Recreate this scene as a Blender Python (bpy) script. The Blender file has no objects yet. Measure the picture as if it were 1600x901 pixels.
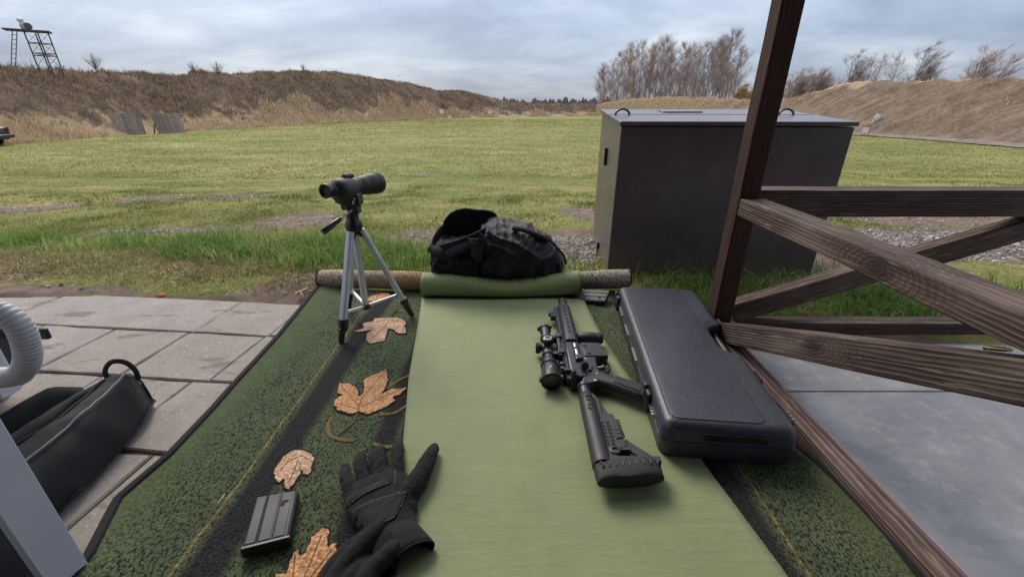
import bpy, bmesh, math, random
import numpy as np
from mathutils import Vector, Matrix, noise
R = math.radians
random.seed(7); rng = np.random.default_rng(11)
C = bpy.context.scene.collection
scene = bpy.context.scene

# ------------------------------------------------------------------ camera
cam_d = bpy.data.cameras.new('camera'); cam = bpy.data.objects.new('camera', cam_d); C.objects.link(cam)
cam.location = (0, 0, 0.75); cam.rotation_euler = (R(90 - 23.3), 0, 0)
cam_d.sensor_width = 36; cam_d.lens = 655 / 1600 * 36
cam_d.clip_start = 0.02; cam_d.clip_end = 9000
scene.camera = cam

# ------------------------------------------------------------------ sky and sun (overcast, bright towards the left)
SUN_EL, SUN_AZ = 42, -28          # azimuth from +y, negative = left
w = bpy.data.worlds.new('World'); scene.world = w; w.use_nodes = True
nt = w.node_tree; N = nt.nodes; L = nt.links
bg = N['Background']; bg.inputs['Strength'].default_value = 0.1
sky = N.new('ShaderNodeTexSky'); sky.sky_type = 'NISHITA'; sky.sun_disc = False
sky.sun_elevation = R(SUN_EL); sky.sun_rotation = R(SUN_AZ)
tc = N.new('ShaderNodeTexCoord')
sep = N.new('ShaderNodeSeparateXYZ'); L.new(tc.outputs['Generated'], sep.inputs[0])
def wmath(op, a, b):
    n = N.new('ShaderNodeMath'); n.operation = op
    for i, x in enumerate((a, b)):
        if isinstance(x, (int, float)): n.inputs[i].default_value = x
        else: L.new(x, n.inputs[i])
    return n.outputs[0]
zc = wmath('MAXIMUM', sep.outputs[2], 0.0)
den = wmath('ADD', zc, 0.22)
cx = wmath('DIVIDE', sep.outputs[0], den); cy = wmath('DIVIDE', sep.outputs[1], den)
comb = N.new('ShaderNodeCombineXYZ'); L.new(cx, comb.inputs[0]); L.new(cy, comb.inputs[1])
def wnoise(scale, detail, rough, loc, sc=(1, 1, 1)):
    mp = N.new('ShaderNodeMapping'); mp.inputs['Location'].default_value = loc; mp.inputs['Scale'].default_value = sc
    L.new(comb.outputs[0], mp.inputs[0])
    n = N.new('ShaderNodeTexNoise'); n.inputs['Scale'].default_value = scale
    n.inputs['Detail'].default_value = detail; n.inputs['Roughness'].default_value = rough
    n.inputs['Distortion'].default_value = 0.3
    L.new(mp.outputs[0], n.inputs['Vector']); return n.outputs[0]
n1 = wnoise(1.35, 8, 0.58, (3.4, 1.7, 0), (0.85, 1.2, 1))
n2 = wnoise(0.45, 4, 0.5, (9.4, 5.2, 0), (0.9, 1.1, 1))
cl = wmath('ADD', wmath('MULTIPLY', n1, 0.65), wmath('MULTIPLY', n2, 0.35))
rp = N.new('ShaderNodeValToRGB'); L.new(cl, rp.inputs[0])
e = rp.color_ramp; e.elements[0].position = 0.37; e.elements[0].color = (0.285, 0.36, 0.52, 1)
e.elements[1].position = 0.64; e.elements[1].color = (0.80, 0.87, 0.98, 1)
m_ = e.elements.new(0.45); m_.color = (0.39, 0.475, 0.66, 1)
m_ = e.elements.new(0.535); m_.color = (0.535, 0.625, 0.80, 1)
# overcast sky: brighter overhead than at the horizon
gr = wmath('ADD', wmath('MULTIPLY', zc, 15.0), 3.5)
vm = N.new('ShaderNodeVectorMath'); vm.operation = 'SCALE'
neu = N.new('ShaderNodeMix'); neu.data_type = 'RGBA'; L.new(wmath('MINIMUM', wmath('MULTIPLY', zc, 1.1), 0.75), neu.inputs[0])
L.new(rp.outputs[0], neu.inputs[6]); neu.inputs[7].default_value = (0.56, 0.565, 0.585, 1)     # thicker, greyer cloud overhead
L.new(neu.outputs[2], vm.inputs[0]); L.new(gr, vm.inputs['Scale'])
mx = N.new('ShaderNodeMix'); mx.data_type = 'RGBA'; mx.inputs[0].default_value = 0.88
L.new(sky.outputs[0], mx.inputs[6]); L.new(vm.outputs[0], mx.inputs[7])
L.new(mx.outputs[2], bg.inputs['Color'])

sd = bpy.data.lights.new('sun', 'SUN'); sd.energy = 1.5; sd.angle = R(25); sd.color = (1, 0.90, 0.76)
sun = bpy.data.objects.new('sun', sd); C.objects.link(sun)
sun.rotation_euler = (R(90 - SUN_EL), 0, R(180 - SUN_AZ))
scene.view_settings.view_transform = 'Standard'; scene.view_settings.look = 'None'
scene.view_settings.exposure = 0.85; scene.view_settings.gamma = 1.0

# ------------------------------------------------------------------ helpers
def tag(o, label=None, cat=None, group=None, kind=None):
    if label: o['label'] = label
    if cat: o['category'] = cat
    if group: o['group'] = group
    if kind: o['kind'] = kind
    return o
def thing(name, label, cat, loc=(0, 0, 0), rz=0, group=None):
    o = bpy.data.objects.new(name, None); C.objects.link(o); o.empty_display_size = .05
    o.location = loc; o.rotation_euler = (0, 0, rz)
    return tag(o, label, cat, group)
def rootm(o):
    m = Matrix.Translation(o.location) @ o.rotation_euler.to_matrix().to_4x4()
    return (rootm(o.parent) @ m) if o.parent else m
class MB:
    def __init__(s): s.v = []; s.f = []
    def add(s, v, f):
        b = len(s.v); s.v += [tuple(p) for p in v]; s.f += [tuple(i + b for i in q) for q in f]; return s
    def box(s, c, d, M=None, taper=1.0):
        x, y, z = d[0] / 2, d[1] / 2, d[2] / 2
        v = [Vector((a * x * (taper if k > 0 else 1), b * y * (taper if k > 0 else 1), k * z)) for k in (-1, 1) for a, b in ((-1, -1), (1, -1), (1, 1), (-1, 1))]
        if M is not None: v = [M @ p for p in v]
        v = [p + Vector(c) for p in v]
        return s.add(v, [(3, 2, 1, 0), (4, 5, 6, 7), (0, 1, 5, 4), (1, 2, 6, 5), (2, 3, 7, 6), (3, 0, 4, 7)])
    def beam(s, p0, p1, wd, ht, up=(0, 0, 1)):
        p0, p1 = Vector(p0), Vector(p1); d = (p1 - p0); ln = d.length; d.normalize()
        up = Vector((0, 1, 0)) if abs(d.dot(Vector(up))) > .98 else Vector(up)
        sx = d.cross(up).normalized(); uz = sx.cross(d)
        M = Matrix((sx, d, uz)).transposed()
        return s.box((p0 + p1) / 2, (wd, ln, ht), M)
    def tube(s, pts, r, n=10, caps=True, flat=1.0, up=None):
        pts = [Vector(p) for p in pts]; k = len(pts)
        rs = r if isinstance(r, (list, tuple)) else [r] * k
        v = []; prev = None
        for i, p in enumerate(pts):
            t = (pts[min(i + 1, k - 1)] - pts[max(i - 1, 0)]).normalized()
            if prev is None:
                a = Vector(up) if up else (Vector((0, 0, 1)) if abs(t.z) < .9 else Vector((1, 0, 0)))
                prev = (a - t * a.dot(t)).normalized()
            else:
                prev = (prev - t * prev.dot(t))
                prev = prev.normalized() if prev.length > 1e-6 else Vector((1, 0, 0))
            b = t.cross(prev)
            for j in range(n):
                an = 2 * math.pi * j / n
                v.append(p + rs[i] * (math.cos(an) * prev * flat + math.sin(an) * b))
        f = [(i * n + j, i * n + (j + 1) % n, (i + 1) * n + (j + 1) % n, (i + 1) * n + j) for i in range(k - 1) for j in range(n)]
        if caps: f += [tuple(reversed(range(n))), tuple(range((k - 1) * n, k * n))]
        return s.add(v, f)
    def lathe(s, o, d, prof, n=24, caps=True):
        o = Vector(o); d = Vector(d).normalized()
        return s.tube_lathe(o, d, prof, n, caps)
    def tube_lathe(s, o, d, prof, n, caps):
        a = Vector((0, 0, 1)) if abs(d.z) < .9 else Vector((1, 0, 0))
        a = (a - d * a.dot(d)).normalized(); b = d.cross(a); v = []; k = len(prof)
        for t, r in prof:
            for j in range(n):
                an = 2 * math.pi * j / n
                v.append(o + d * t + r * (math.cos(an) * a + math.sin(an) * b))
        f = [(i * n + j, i * n + (j + 1) % n, (i + 1) * n + (j + 1) % n, (i + 1) * n + j) for i in range(k - 1) for j in range(n)]
        if caps: f += [tuple(reversed(range(n))), tuple(range((k - 1) * n, k * n))]
        return s.add(v, f)
    def prism(s, poly, z0, z1, M=None):
        n = len(poly)
        ar = sum(poly[i][0] * poly[(i + 1) % n][1] - poly[(i + 1) % n][0] * poly[i][1] for i in range(n))
        if ar < 0: poly = list(reversed(poly))
        v = [Vector((x, y, z0)) for x, y in poly] + [Vector((x, y, z1)) for x, y in poly]
        if M is not None: v = [M @ p for p in v]
        f = [tuple(reversed(range(n))), tuple(range(n, 2 * n))] + [(i, (i + 1) % n, n + (i + 1) % n, n + i) for i in range(n)]
        return s.add(v, f)
    def loft(s, rings, caps=True, closed=True):
        n = len(rings[0]); v = [p for r in rings for p in r]; f = []
        for i in range(len(rings) - 1):
            for j in range(n if closed else n - 1):
                f.append((i * n + j, i * n + (j + 1) % n, (i + 1) * n + (j + 1) % n, (i + 1) * n + j))
        if caps: f += [tuple(reversed(range(n))), tuple(range((len(rings) - 1) * n, len(rings) * n))]
        return s.add(v, f)
    def grid(s, P):       # P[i][j] -> point
        a, b = len(P), len(P[0])
        return s.add([p for r in P for p in r], [(i * b + j, i * b + j + 1, (i + 1) * b + j + 1, (i + 1) * b + j) for i in range(a - 1) for j in range(b - 1)])
    def tf(s, M):
        s.v = [tuple(M @ Vector(p)) for p in s.v]; return s
    def build(s, name, mat, parent=None, smooth=False, bevel=0, seg=2, sub=0, world=True, solid=0, remesh=0, kind=None, wn=True):
        me = bpy.data.meshes.new(name)
        v = s.v
        if parent is not None and world:
            Mi = rootm(parent).inverted(); v = [tuple(Mi @ Vector(p)) for p in v]
        me.from_pydata(v, [], s.f); me.update()
        bm = bmesh.new(); bm.from_mesh(me); bmesh.ops.recalc_face_normals(bm, faces=bm.faces[:]); bm.to_mesh(me); bm.free()
        me.materials.append(mat)
        o = bpy.data.objects.new(name, me); C.objects.link(o)
        if parent is not None: o.parent = parent
        if smooth or bevel or sub or remesh:
            me.polygons.foreach_set('use_smooth', [True] * len(me.polygons))
            if not (sub or remesh) : me.set_sharp_from_angle(angle=R(42 if not bevel else 60))
        if remesh:
            m = o.modifiers.new('remesh', 'REMESH'); m.mode = 'VOXEL'; m.voxel_size = remesh; m.use_smooth_shade = True
            m = o.modifiers.new('smooth', 'SMOOTH'); m.iterations = 4; m.factor = .5
        if solid:
            m = o.modifiers.new('solid', 'SOLIDIFY'); m.thickness = solid; m.offset = 0
        if bevel:
            m = o.modifiers.new('bevel', 'BEVEL'); m.width = bevel; m.segments = seg; m.limit_method = 'ANGLE'; m.angle_limit = R(35); m.harden_normals = False
        if sub:
            m = o.modifiers.new('sub', 'SUBSURF'); m.levels = sub; m.render_levels = sub
        if kind: o['kind'] = kind
        return o
def np_mesh(name, verts, faces_flat, sizes, mat, parent=None, kind=None, attr=None, smooth=False, label=None):
    me = bpy.data.meshes.new(name)
    verts = np.asarray(verts, dtype=np.float32)
    me.vertices.add(len(verts)); me.vertices.foreach_set('co', verts.ravel())
    ff = np.asarray(faces_flat, dtype=np.int32).ravel(); sizes = np.asarray(sizes, dtype=np.int32)
    me.loops.add(len(ff)); me.loops.foreach_set('vertex_index', ff)
    me.polygons.add(len(sizes))
    st = np.zeros(len(sizes), dtype=np.int32); st[1:] = np.cumsum(sizes)[:-1]
    me.polygons.foreach_set('loop_start', st); me.polygons.foreach_set('loop_total', sizes)
    if smooth: me.polygons.foreach_set('use_smooth', np.ones(len(sizes), dtype=bool))
    me.update(calc_edges=True); me.validate()
    if attr:
        for k, a in attr.items():
            at = me.attributes.new(k, 'FLOAT', 'POINT'); at.data.foreach_set('value', np.asarray(a, dtype=np.float32))
    me.materials.append(mat)
    o = bpy.data.objects.new(name, me); C.objects.link(o)
    if parent: o.parent = parent
    if kind: o['kind'] = kind
    return o

# ------------------------------------------------------------------ materials
class SH:
    def __init__(s, name):
        s.m = bpy.data.materials.new(name); s.m.use_nodes = True
        s.t = s.m.node_tree; s.n = s.t.nodes; s.l = s.t.links; s.p = s.n['Principled BSDF']
        s.tc = s.n.new('ShaderNodeTexCoord')
    def set(s, k, v):
        i = s.p.inputs[k]
        if hasattr(v, 'is_output'): s.l.new(v, i)
        else: i.default_value = v if not isinstance(v, tuple) or len(v) == 4 else (*v, 1)
    def mapv(s, scale=(1, 1, 1), coord='Object', loc=(0, 0, 0), rot=(0, 0, 0)):
        m = s.n.new('ShaderNodeMapping'); m.inputs['Scale'].default_value = scale; m.inputs['Location'].default_value = loc; m.inputs['Rotation'].default_value = rot
        if coord == 'World':
            g = s.n.new('ShaderNodeNewGeometry'); s.l.new(g.outputs['Position'], m.inputs[0])
        else: s.l.new(s.tc.outputs[coord], m.inputs[0])
        return m.outputs[0]
    def noise(s, vec, scale, detail=4, rough=.55, dist=0):
        n = s.n.new('ShaderNodeTexNoise'); n.inputs['Scale'].default_value = scale; n.inputs['Detail'].default_value = detail
        n.inputs['Roughness'].default_value = rough; n.inputs['Distortion'].default_value = dist; s.l.new(vec, n.inputs['Vector']); return n.outputs[0]
    def voro(s, vec, scale, out='Distance', feat='F1', rnd=1.0):
        n = s.n.new('ShaderNodeTexVoronoi'); n.feature = feat; n.inputs['Scale'].default_value = scale; n.inputs['Randomness'].default_value = rnd
        s.l.new(vec, n.inputs['Vector']); return n.outputs[out]
    def wave(s, vec, scale, dist=0, detail=2, dscale=1, typ='BANDS', d='X'):
        n = s.n.new('ShaderNodeTexWave'); n.wave_type = typ
        if typ == 'BANDS': n.bands_direction = d
        else: n.rings_direction = d
        n.inputs['Scale'].default_value = scale; n.inputs['Distortion'].default_value = dist; n.inputs['Detail'].default_value = detail; n.inputs['Detail Scale'].default_value = dscale
        s.l.new(vec, n.inputs['Vector']); return n.outputs['Fac']
    def ramp(s, fac, stops, interp='LINEAR'):
        r = s.n.new('ShaderNodeValToRGB'); s.l.new(fac, r.inputs[0]); cr = r.color_ramp; cr.interpolation = interp
        while len(cr.elements) < len(stops): cr.elements.new(.5)
        for el, (p, c) in zip(cr.elements, stops):
            el.position = p; el.color = (*c, 1) if isinstance(c, tuple) else (c, c, c, 1)
        return r.outputs[0]
    def mix(s, fac, a, b, blend='MIX'):
        m = s.n.new('ShaderNodeMix'); m.data_type = 'RGBA'; m.blend_type = blend; m.clamp_factor = True
        for i, x in ((0, fac), (6, a), (7, b)):
            if hasattr(x, 'is_output'): s.l.new(x, m.inputs[i])
            else: m.inputs[i].default_value = (*x, 1) if isinstance(x, tuple) else x
        return m.outputs[2]
    def math(s, op, a, b=0.0, c=0.0):
        n = s.n.new('ShaderNodeMath'); n.operation = op
        for i, x in enumerate((a, b, c)):
            if hasattr(x, 'is_output'): s.l.new(x, n.inputs[i])
            else: n.inputs[i].default_value = x
        return n.outputs[0]
    def sepxyz(s, vec):
        n = s.n.new('ShaderNodeSeparateXYZ'); s.l.new(vec, n.inputs[0]); return n.outputs
    def attr(s, name):
        n = s.n.new('ShaderNodeAttribute'); n.attribute_name = name; return n.outputs['Fac']
    def bump(s, h, strength=.3, dist=.01):
        b = s.n.new('ShaderNodeBump'); b.inputs['Strength'].default_value = strength; b.inputs['Distance'].default_value = dist
        s.l.new(h, b.inputs['Height']); s.l.new(b.outputs[0], s.p.inputs['Normal'])
    def island(s):
        g = s.n.new('ShaderNodeNewGeometry'); return g.outputs['Random Per Island']
    def objrand(s):
        g = s.n.new('ShaderNodeObjectInfo'); return g.outputs['Random']
def simple(name, col, rough=.6, col2=None, nscale=30, bump=0, bscale=300, bdist=.002, metal=0, spec=.5, wear=0):
    s = SH(name); v = s.mapv()
    c2 = col2 or tuple(c * .75 for c in col)
    n = s.noise(v, nscale, 5)
    c = s.ramp(n, [(.35, c2), (.65, col)])
    if wear:
        k = s.ramp(s.noise(v, nscale * 3, 6, .7), [(.62, 0.0), (.75, wear)])
        c = s.mix(k, c, tuple(min(1, x * 2.2 + .05) for x in col))
    s.set('Base Color', c); s.set('Metallic', metal); s.set('Specular IOR Level', spec)
    s.set('Roughness', s.math('ADD', s.math('MULTIPLY', n, .2), rough - .1))
    if bump: s.bump(s.noise(v, bscale, 3), bump, bdist)
    return s.m
def fabric(name, col, rough=.85, weave=900, bump=.25):
    s = SH(name); v = s.mapv()
    n = s.noise(v, 9, 5)
    f = s.noise(v, 160, 3)
    c = s.ramp(n, [(.3, tuple(x * .75 for x in col)), (.7, tuple(x * 1.2 for x in col))])
    lint = s.ramp(f, [(.72, 0.0), (.8, .25)])
    c = s.mix(lint, c, tuple(min(1, x * 3 + .03) for x in col))
    s.set('Base Color', c); s.set('Roughness', rough); s.set('Specular IOR Level', .3)
    s.set('Sheen Weight', .04)
    h = s.math('ADD', s.wave(v, weave, 0, 0, 1, 'BANDS', 'X'), s.wave(v, weave, 0, 0, 1, 'BANDS', 'Z'))
    s.bump(s.math('ADD', s.math('MULTIPLY', h, .2), n), bump, .004)
    return s.m
def wood(name, dark, mid, light, scale=1.0, weather=.5, knots=()):
    # grain runs along the object's own X; annual rings around a pith off to one side give cathedral figure
    s = SH(name); oi = s.objrand()
    cmb = s.n.new('ShaderNodeCombineXYZ')
    s.l.new(s.math('MULTIPLY', oi, 17.0), cmb.inputs[0]); s.l.new(s.math('MULTIPLY_ADD', oi, .05, .02), cmb.inputs[1]); s.l.new(s.math('MULTIPLY_ADD', oi, .06, .03), cmb.inputs[2])
    def vec(sc):
        a = s.n.new('ShaderNodeVectorMath'); a.operation = 'ADD'; s.l.new(s.tc.outputs['Object'], a.inputs[0]); s.l.new(cmb.outputs[0], a.inputs[1])
        m = s.n.new('ShaderNodeVectorMath'); m.operation = 'MULTIPLY'; s.l.new(a.outputs[0], m.inputs[0]); m.inputs[1].default_value = sc
        return m.outputs[0]
    v = vec((.16, 1, 1))
    rings = s.wave(v, 38 * scale, 3.2, 3, 2.2, 'RINGS', 'X')
    for kx, ky, kz, kr in knots:          # a knot: the rings close round it
        v2 = s.n.new('ShaderNodeVectorMath'); v2.operation = 'SUBTRACT'; s.l.new(s.tc.outputs['Object'], v2.inputs[0]); v2.inputs[1].default_value = (kx, ky, kz)
        v3 = s.n.new('ShaderNodeVectorMath'); v3.operation = 'MULTIPLY'; s.l.new(v2.outputs[0], v3.inputs[0]); v3.inputs[1].default_value = (.5, .8, 1)
        v4 = s.n.new('ShaderNodeVectorMath'); v4.operation = 'LENGTH'; s.l.new(v3.outputs[0], v4.inputs[0])
        dn = s.math('ADD', v4.outputs['Value'], s.math('MULTIPLY', s.math('SUBTRACT', s.noise(s.tc.outputs['Object'], 30, 3), .5), .014))
        kr_ = s.math('MULTIPLY_ADD', s.math('SINE', s.math('MULTIPLY', dn, 900.0)), .5, .5)
        rings = s.mix(s.ramp(s.math('DIVIDE', dn, kr), [(.5, .62), (1.0, 0.0)]), rings, kr_)
        core = s.ramp(s.math('DIVIDE', dn, kr), [(.12, 1.0), (.3, 0.0)])
    fine = s.noise(vec((6, 260, 260)), 1, 4, .6)
    blotch = s.noise(vec((3, 9, 9)), 1, 5, .6)
    scr = s.noise(vec((9, 120, 120)), 1, 3, .7)
    c = s.ramp(rings, [(.0, tuple(a_ * .5 + b_ * .5 for a_, b_ in zip(mid, dark))), (.35, mid), (.82, mid), (1.0, tuple(a_ * .5 + b_ * .5 for a_, b_ in zip(mid, light)))])
    c = s.mix(s.ramp(fine, [(.4, 0.0), (.75, .8)]), c, dark)
    c = s.mix(s.ramp(scr, [(.6, 0.0), (.72, weather)]), c, light)
    c = s.mix(s.ramp(blotch, [(.5, 0.0), (.8, weather * .6)]), c, light)
    if knots: c = s.mix(s.math('MULTIPLY', core, .7), c, dark)
    hs = s.n.new('ShaderNodeHueSaturation'); s.l.new(c, hs.inputs['Color']); s.l.new(s.math('MULTIPLY_ADD', oi, .5, .75), hs.inputs['Value']); c = hs.outputs[0]
    s.set('Base Color', c); s.set('Roughness', .78); s.set('Specular IOR Level', .25)
    h = s.math('ADD', s.math('MULTIPLY', rings, .8), s.math('MULTIPLY', fine, .5))
    s.bump(h, .4, .002)
    return s.m
def wooden_beam(name, p0, p1, wd, ht, mat, parent, up=(0, 0, 1), bevel=.003, seg=14):
    """a beam whose own X axis is the grain; slightly uneven faces"""
    p0, p1 = Vector(p0), Vector(p1); d = p1 - p0; ln = d.length; d.normalize()
    sy = Vector(up).cross(d).normalized(); uz = d.cross(sy)
    M = Matrix((d, sy, uz)).transposed().to_4x4(); M.translation = (p0 + p1) / 2
    b = MB(); rings = []; sd = random.random() * 50
    for i in range(seg + 1):
        x = -ln / 2 + ln * i / seg
        wv = noise.noise((x * 3 + sd, 0, 0)) * .0022; hv = noise.noise((x * 3 + sd, 5, 0)) * .0022
        W, H = wd / 2 + noise.noise((x * 4, sd, 1)) * .0015, ht / 2 + noise.noise((x * 4, sd, 7)) * .0015
        rings.append([(x, -W + wv, -H + hv), (x, W + wv, -H + hv), (x, W + wv, H + hv), (x, -W + wv, H + hv)])
    b.loft(rings)
    b.f = [tuple(reversed(q)) for q in b.f]
    o = b.build(name, mat, None, bevel=bevel, seg=2)
    o.parent = parent
    o.matrix_basis = rootm(parent).inverted() @ M
    return o
# ================================================================== THE SETTING
def sm(t):
    t = np.clip(t, 0, 1); return t * t * (3 - 2 * t)
def zf(y): return -.7 * sm((np.asarray(y, float) - 2.0) / 9)
class VN:     # value noise for arrays
    def __init__(s, seed): s.g = np.random.default_rng(seed).random((256, 256))
    def __call__(s, x, y):
        x = np.asarray(x, float); y = np.asarray(y, float)
        xi = np.floor(x).astype(int); yi = np.floor(y).astype(int); fx = x - xi; fy = y - yi
        fx = fx * fx * (3 - 2 * fx); fy = fy * fy * (3 - 2 * fy); g = s.g
        a = g[xi % 256, yi % 256]; b = g[(xi + 1) % 256, yi % 256]; c = g[xi % 256, (yi + 1) % 256]; d = g[(xi + 1) % 256, (yi + 1) % 256]
        return a + (b - a) * fx + (c - a) * fy + (a - b - c + d) * fx * fy
    def fbm(s, x, y, o=4):
        t = 0; a = .5; f = 1.0
        for i in range(o): t = t + a * s(x * f + 17 * i, y * f + 31 * i); a *= .5; f *= 2.03
        return t / (1 - .5 ** o)
vn = VN(3); vn2 = VN(8)
# bare places: centre x, y, half widths, strength
DIRT = [(-4.29, 3.65, .5, .26, 1), (-3.71, 4.35, .4, .5, .8), (-3.16, 4.68, .55, .42, .8), (-1.62, 3.17, .42, .36, 1.1), (-.72, 2.62, .42, .2, .9), (.05, 2.55, .4, .25, .9),
        (.33, 2.45, .3, .36, 1.2), (.58, 3.35, .2, .42, 1.2), (2.6, 2.5, .95, .42, 1.25), (3.3, 3.1, .9, .24, 1.1), (1.66, 2.05, .3, .28, 1.1), (-2.03, 10.1, .5, .5, .7), (4.6, 2.7, 1.2, .4, 1.1),
        (-1.4, 1.665, 1.6, .07, 1.0), (-2.6, 1.86, .5, .12, 1.0), (1.2, 1.42, .6, .08, .8), (-2.2, 2.78, .8, .12, .75), (-5.6, 3.5, .8, .25, .9), (-1.0, 1.75, .25, .2, .9), (1.9, 1.75, .5, .12, .7)]
def dirt(x, y):
    wx = x + .35 * (vn.fbm(x * 2.2, y * 2.2) - .5); wy = y + .35 * (vn2.fbm(x * 2.2, y * 2.2) - .5)
    m = np.zeros_like(np.asarray(x, float))
    for cx_, cy_, rx, ry, st in DIRT:
        d = np.sqrt(((wx - cx_) / rx) ** 2 + ((wy - cy_) / ry) ** 2)
        m = np.maximum(m, st * (1 - sm((d - .55) / .75)))
    return np.clip(m, 0, 1.2)
def gravel(x, y):
    m = np.zeros_like(np.asarray(x, float))
    for cx_, cy_, rx, ry in [(.3, 2.4, .34, .34), (2.6, 2.45, 1.1, .36), (4.7, 2.5, 1.2, .36), (-2.1, 2.75, .7, .1), (.47, 2.3, .2, .3)]:
        d = np.sqrt(((x - cx_) / rx) ** 2 + ((y - cy_) / ry) ** 2); m = np.maximum(m, 1 - sm((d - .6) / .6))
    return m
def axis(lo, hi, core0, core1, step, grow):
    a = list(np.arange(core0, core1 + 1e-6, step)); s = step; x = core1
    while x < hi: s *= grow; x += s; a.append(x)
    s = step; x = core0
    while x > lo: s *= grow; x -= s; a.insert(0, x)
    return np.array(a)
gx = axis(-3500, 3500, -5.2, 5.2, .05, 1.12); gy = axis(-60, 4000, 1.3, 6.4, .045, 1.09)
GX, GY = np.meshgrid(gx, gy, indexing='ij')
near = sm((40 - np.hypot(GX, GY)) / 20)
GD = dirt(GX, GY)
GZ = zf(GY) + near * ((vn.fbm(GX * 1.3, GY * 1.3) - .5) * .05 + (vn2.fbm(GX * 6, GY * 6) - .5) * .022 - .012 * np.clip(GD, 0, 1))
GZ = np.where(GY < 1.62, np.minimum(GZ, -.03 - .04 * sm((1.62 - GY) / .1)), GZ)
na, nb = GX.shape
idx = np.arange(na * nb).reshape(na, nb)
q = np.stack([idx[:-1, :-1], idx[1:, :-1], idx[1:, 1:], idx[:-1, 1:]], -1).reshape(-1, 4)
def ground_material():
    s = SH('ground'); v = s.mapv()
    d = s.attr('dirt'); g = s.attr('gravel')
    big = s.noise(s.mapv((.25, .6, 1)), 1.0, 4); mid = s.noise(v, 2.6, 5, .62); fine = s.noise(v, 38, 5, .68); vf = s.noise(v, 170, 4, .7)
    tuft = s.noise(s.mapv((1, 1.5, 1)), 7.5, 5, .7)
    mm = s.math('ADD', s.math('ADD', s.math('MULTIPLY', big, .42), s.math('MULTIPLY', mid, .33)), s.math('MULTIPLY', tuft, .25))
    grass = s.ramp(mm, [(.385, (.085, .125, .028)), (.46, (.15, .178, .042)), (.53, (.235, .225, .07)), (.61, (.37, .29, .135))])
    grass = s.mix(s.ramp(fine, [(.36, .85), (.56, 0.0)]), grass, (.065, .08, .022))
    grass = s.mix(s.ramp(s.noise(s.mapv((.8, 1.6, 1), loc=(4, 2, 0)), 1.7, 6, .7), [(.57, 0.0), (.68, .75)]), grass, (.27, .20, .115))
    grass = s.mix(s.ramp(vf, [(.54, 0.0), (.66, .8)]), grass, (.44, .37, .18))
    soil = s.ramp(s.noise(v, 9, 6, .65), [(.3, (.115, .083, .062)), (.7, (.245, .185, .15))])
    soil = s.mix(s.ramp(vf, [(.6, 0.0), (.7, .6)]), soil, (.36, .30, .25))
    peb = s.voro(v, 62, 'Color'); pb = s.n.new('ShaderNodeSeparateColor'); s.l.new(peb, pb.inputs[0])
    pc = s.ramp(pb.outputs[0], [(0, (.10, .09, .085)), (.4, (.24, .21, .19)), (.75, (.40, .36, .33)), (.93, (.52, .48, .44)), (1, (.45, .16, .08))])
    dist = s.voro(v, 62)
    pc = s.mix(s.ramp(dist, [(.35, 0.0), (.6, .8)]), pc, (.07, .06, .05))
    soil = s.mix(s.ramp(s.math('ADD', g, s.math('MULTIPLY', s.math('SUBTRACT', mid, .5), .8)), [(.45, 0.0), (.6, 1.0)]), soil, pc)
    k = s.math('ADD', d, s.math('MULTIPLY', s.math('SUBTRACT', s.noise(v, 14, 5, .7), .5), 1.1))
    c = s.mix(s.ramp(k, [(.45, 0.0), (.62, 1.0)]), grass, soil)
    s.set('Base Color', c); s.set('Roughness', .95); s.set('Specular IOR Level', .15)
    s.bump(s.math('ADD', fine, s.math('MULTIPLY', vf, .5)), .7, .02)
    return s.m
mat_ground = ground_material()
np_mesh('ground', np.stack([GX, GY, GZ], -1).reshape(-1, 3), q, np.full(len(q), 4), mat_ground, kind='structure', attr={'dirt': GD.ravel(), 'gravel': gravel(GX, GY).ravel()}, smooth=True)

# --- paved floor of the firing point: base bed, slabs as pieces, concrete on the right
def slab_mat():
    s = SH('slab_concrete'); v = s.mapv(coord='World'); oi = s.objrand()
    a = s.noise(v, 7, 6, .65); b = s.noise(v, 120, 4, .7); st = s.noise(s.mapv((3, 9, 1), 'World'), 1.3, 5, .6)
    c = s.ramp(a, [(.3, (.26, .235, .215)), (.7, (.36, .33, .305))])
    c = s.mix(s.math('MULTIPLY', oi, .35), c, (.27, .225, .19))
    c = s.mix(s.ramp(b, [(.60, 0.0), (.67, .8)]), c, (.60, .57, .53))
    c = s.mix(s.ramp(b, [(.32, .75), (.41, 0.0)]), c, (.15, .125, .105))
    c = s.mix(s.ramp(s.noise(v, 24, 6, .75), [(.56, 0.0), (.68, .45)]), c, (.19, .16, .135))
    c = s.mix(s.ramp(st, [(.6, 0.0), (.66, .65)]), c, (.15, .115, .085))
    s.set('Base Color', c); s.set('Roughness', .92); s.set('Specular IOR Level', .2)
    s.bump(s.math('ADD', b, s.math('MULTIPLY', a, 2)), .45, .003); return s.m
mat_slab = slab_mat()
mat_joint = simple('joint_soil', (.075, .055, .035), .95, (.035, .04, .015), 30, .6, 150, .006)
bed = MB().box((-1.6, .4, -.055), (5.2, 2.4, .03))
bed = MB(); o5 = R(-5.5)
E1 = Vector((math.cos(o5), math.sin(o5), 0)); E2 = Vector((math.sin(-o5) * -1, -math.cos(o5), 0)); E2 = Vector((math.sin(o5), -math.cos(o5), 0))
O = Vector((-.85, 1.577, 0))
def lat(a, b, z=0.0): return O + E1 * a + E2 * b + Vector((0, 0, z))
bed.loft([[lat(-3.6, .005, -.05), lat(1.55, .005, -.05), lat(1.55, 3.2, -.05), lat(-3.6, 3.2, -.05)], [lat(-3.6, .005, -.009), lat(1.55, .005, -.009), lat(1.55, 3.2, -.009), lat(-3.6, 3.2, -.009)]])
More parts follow.
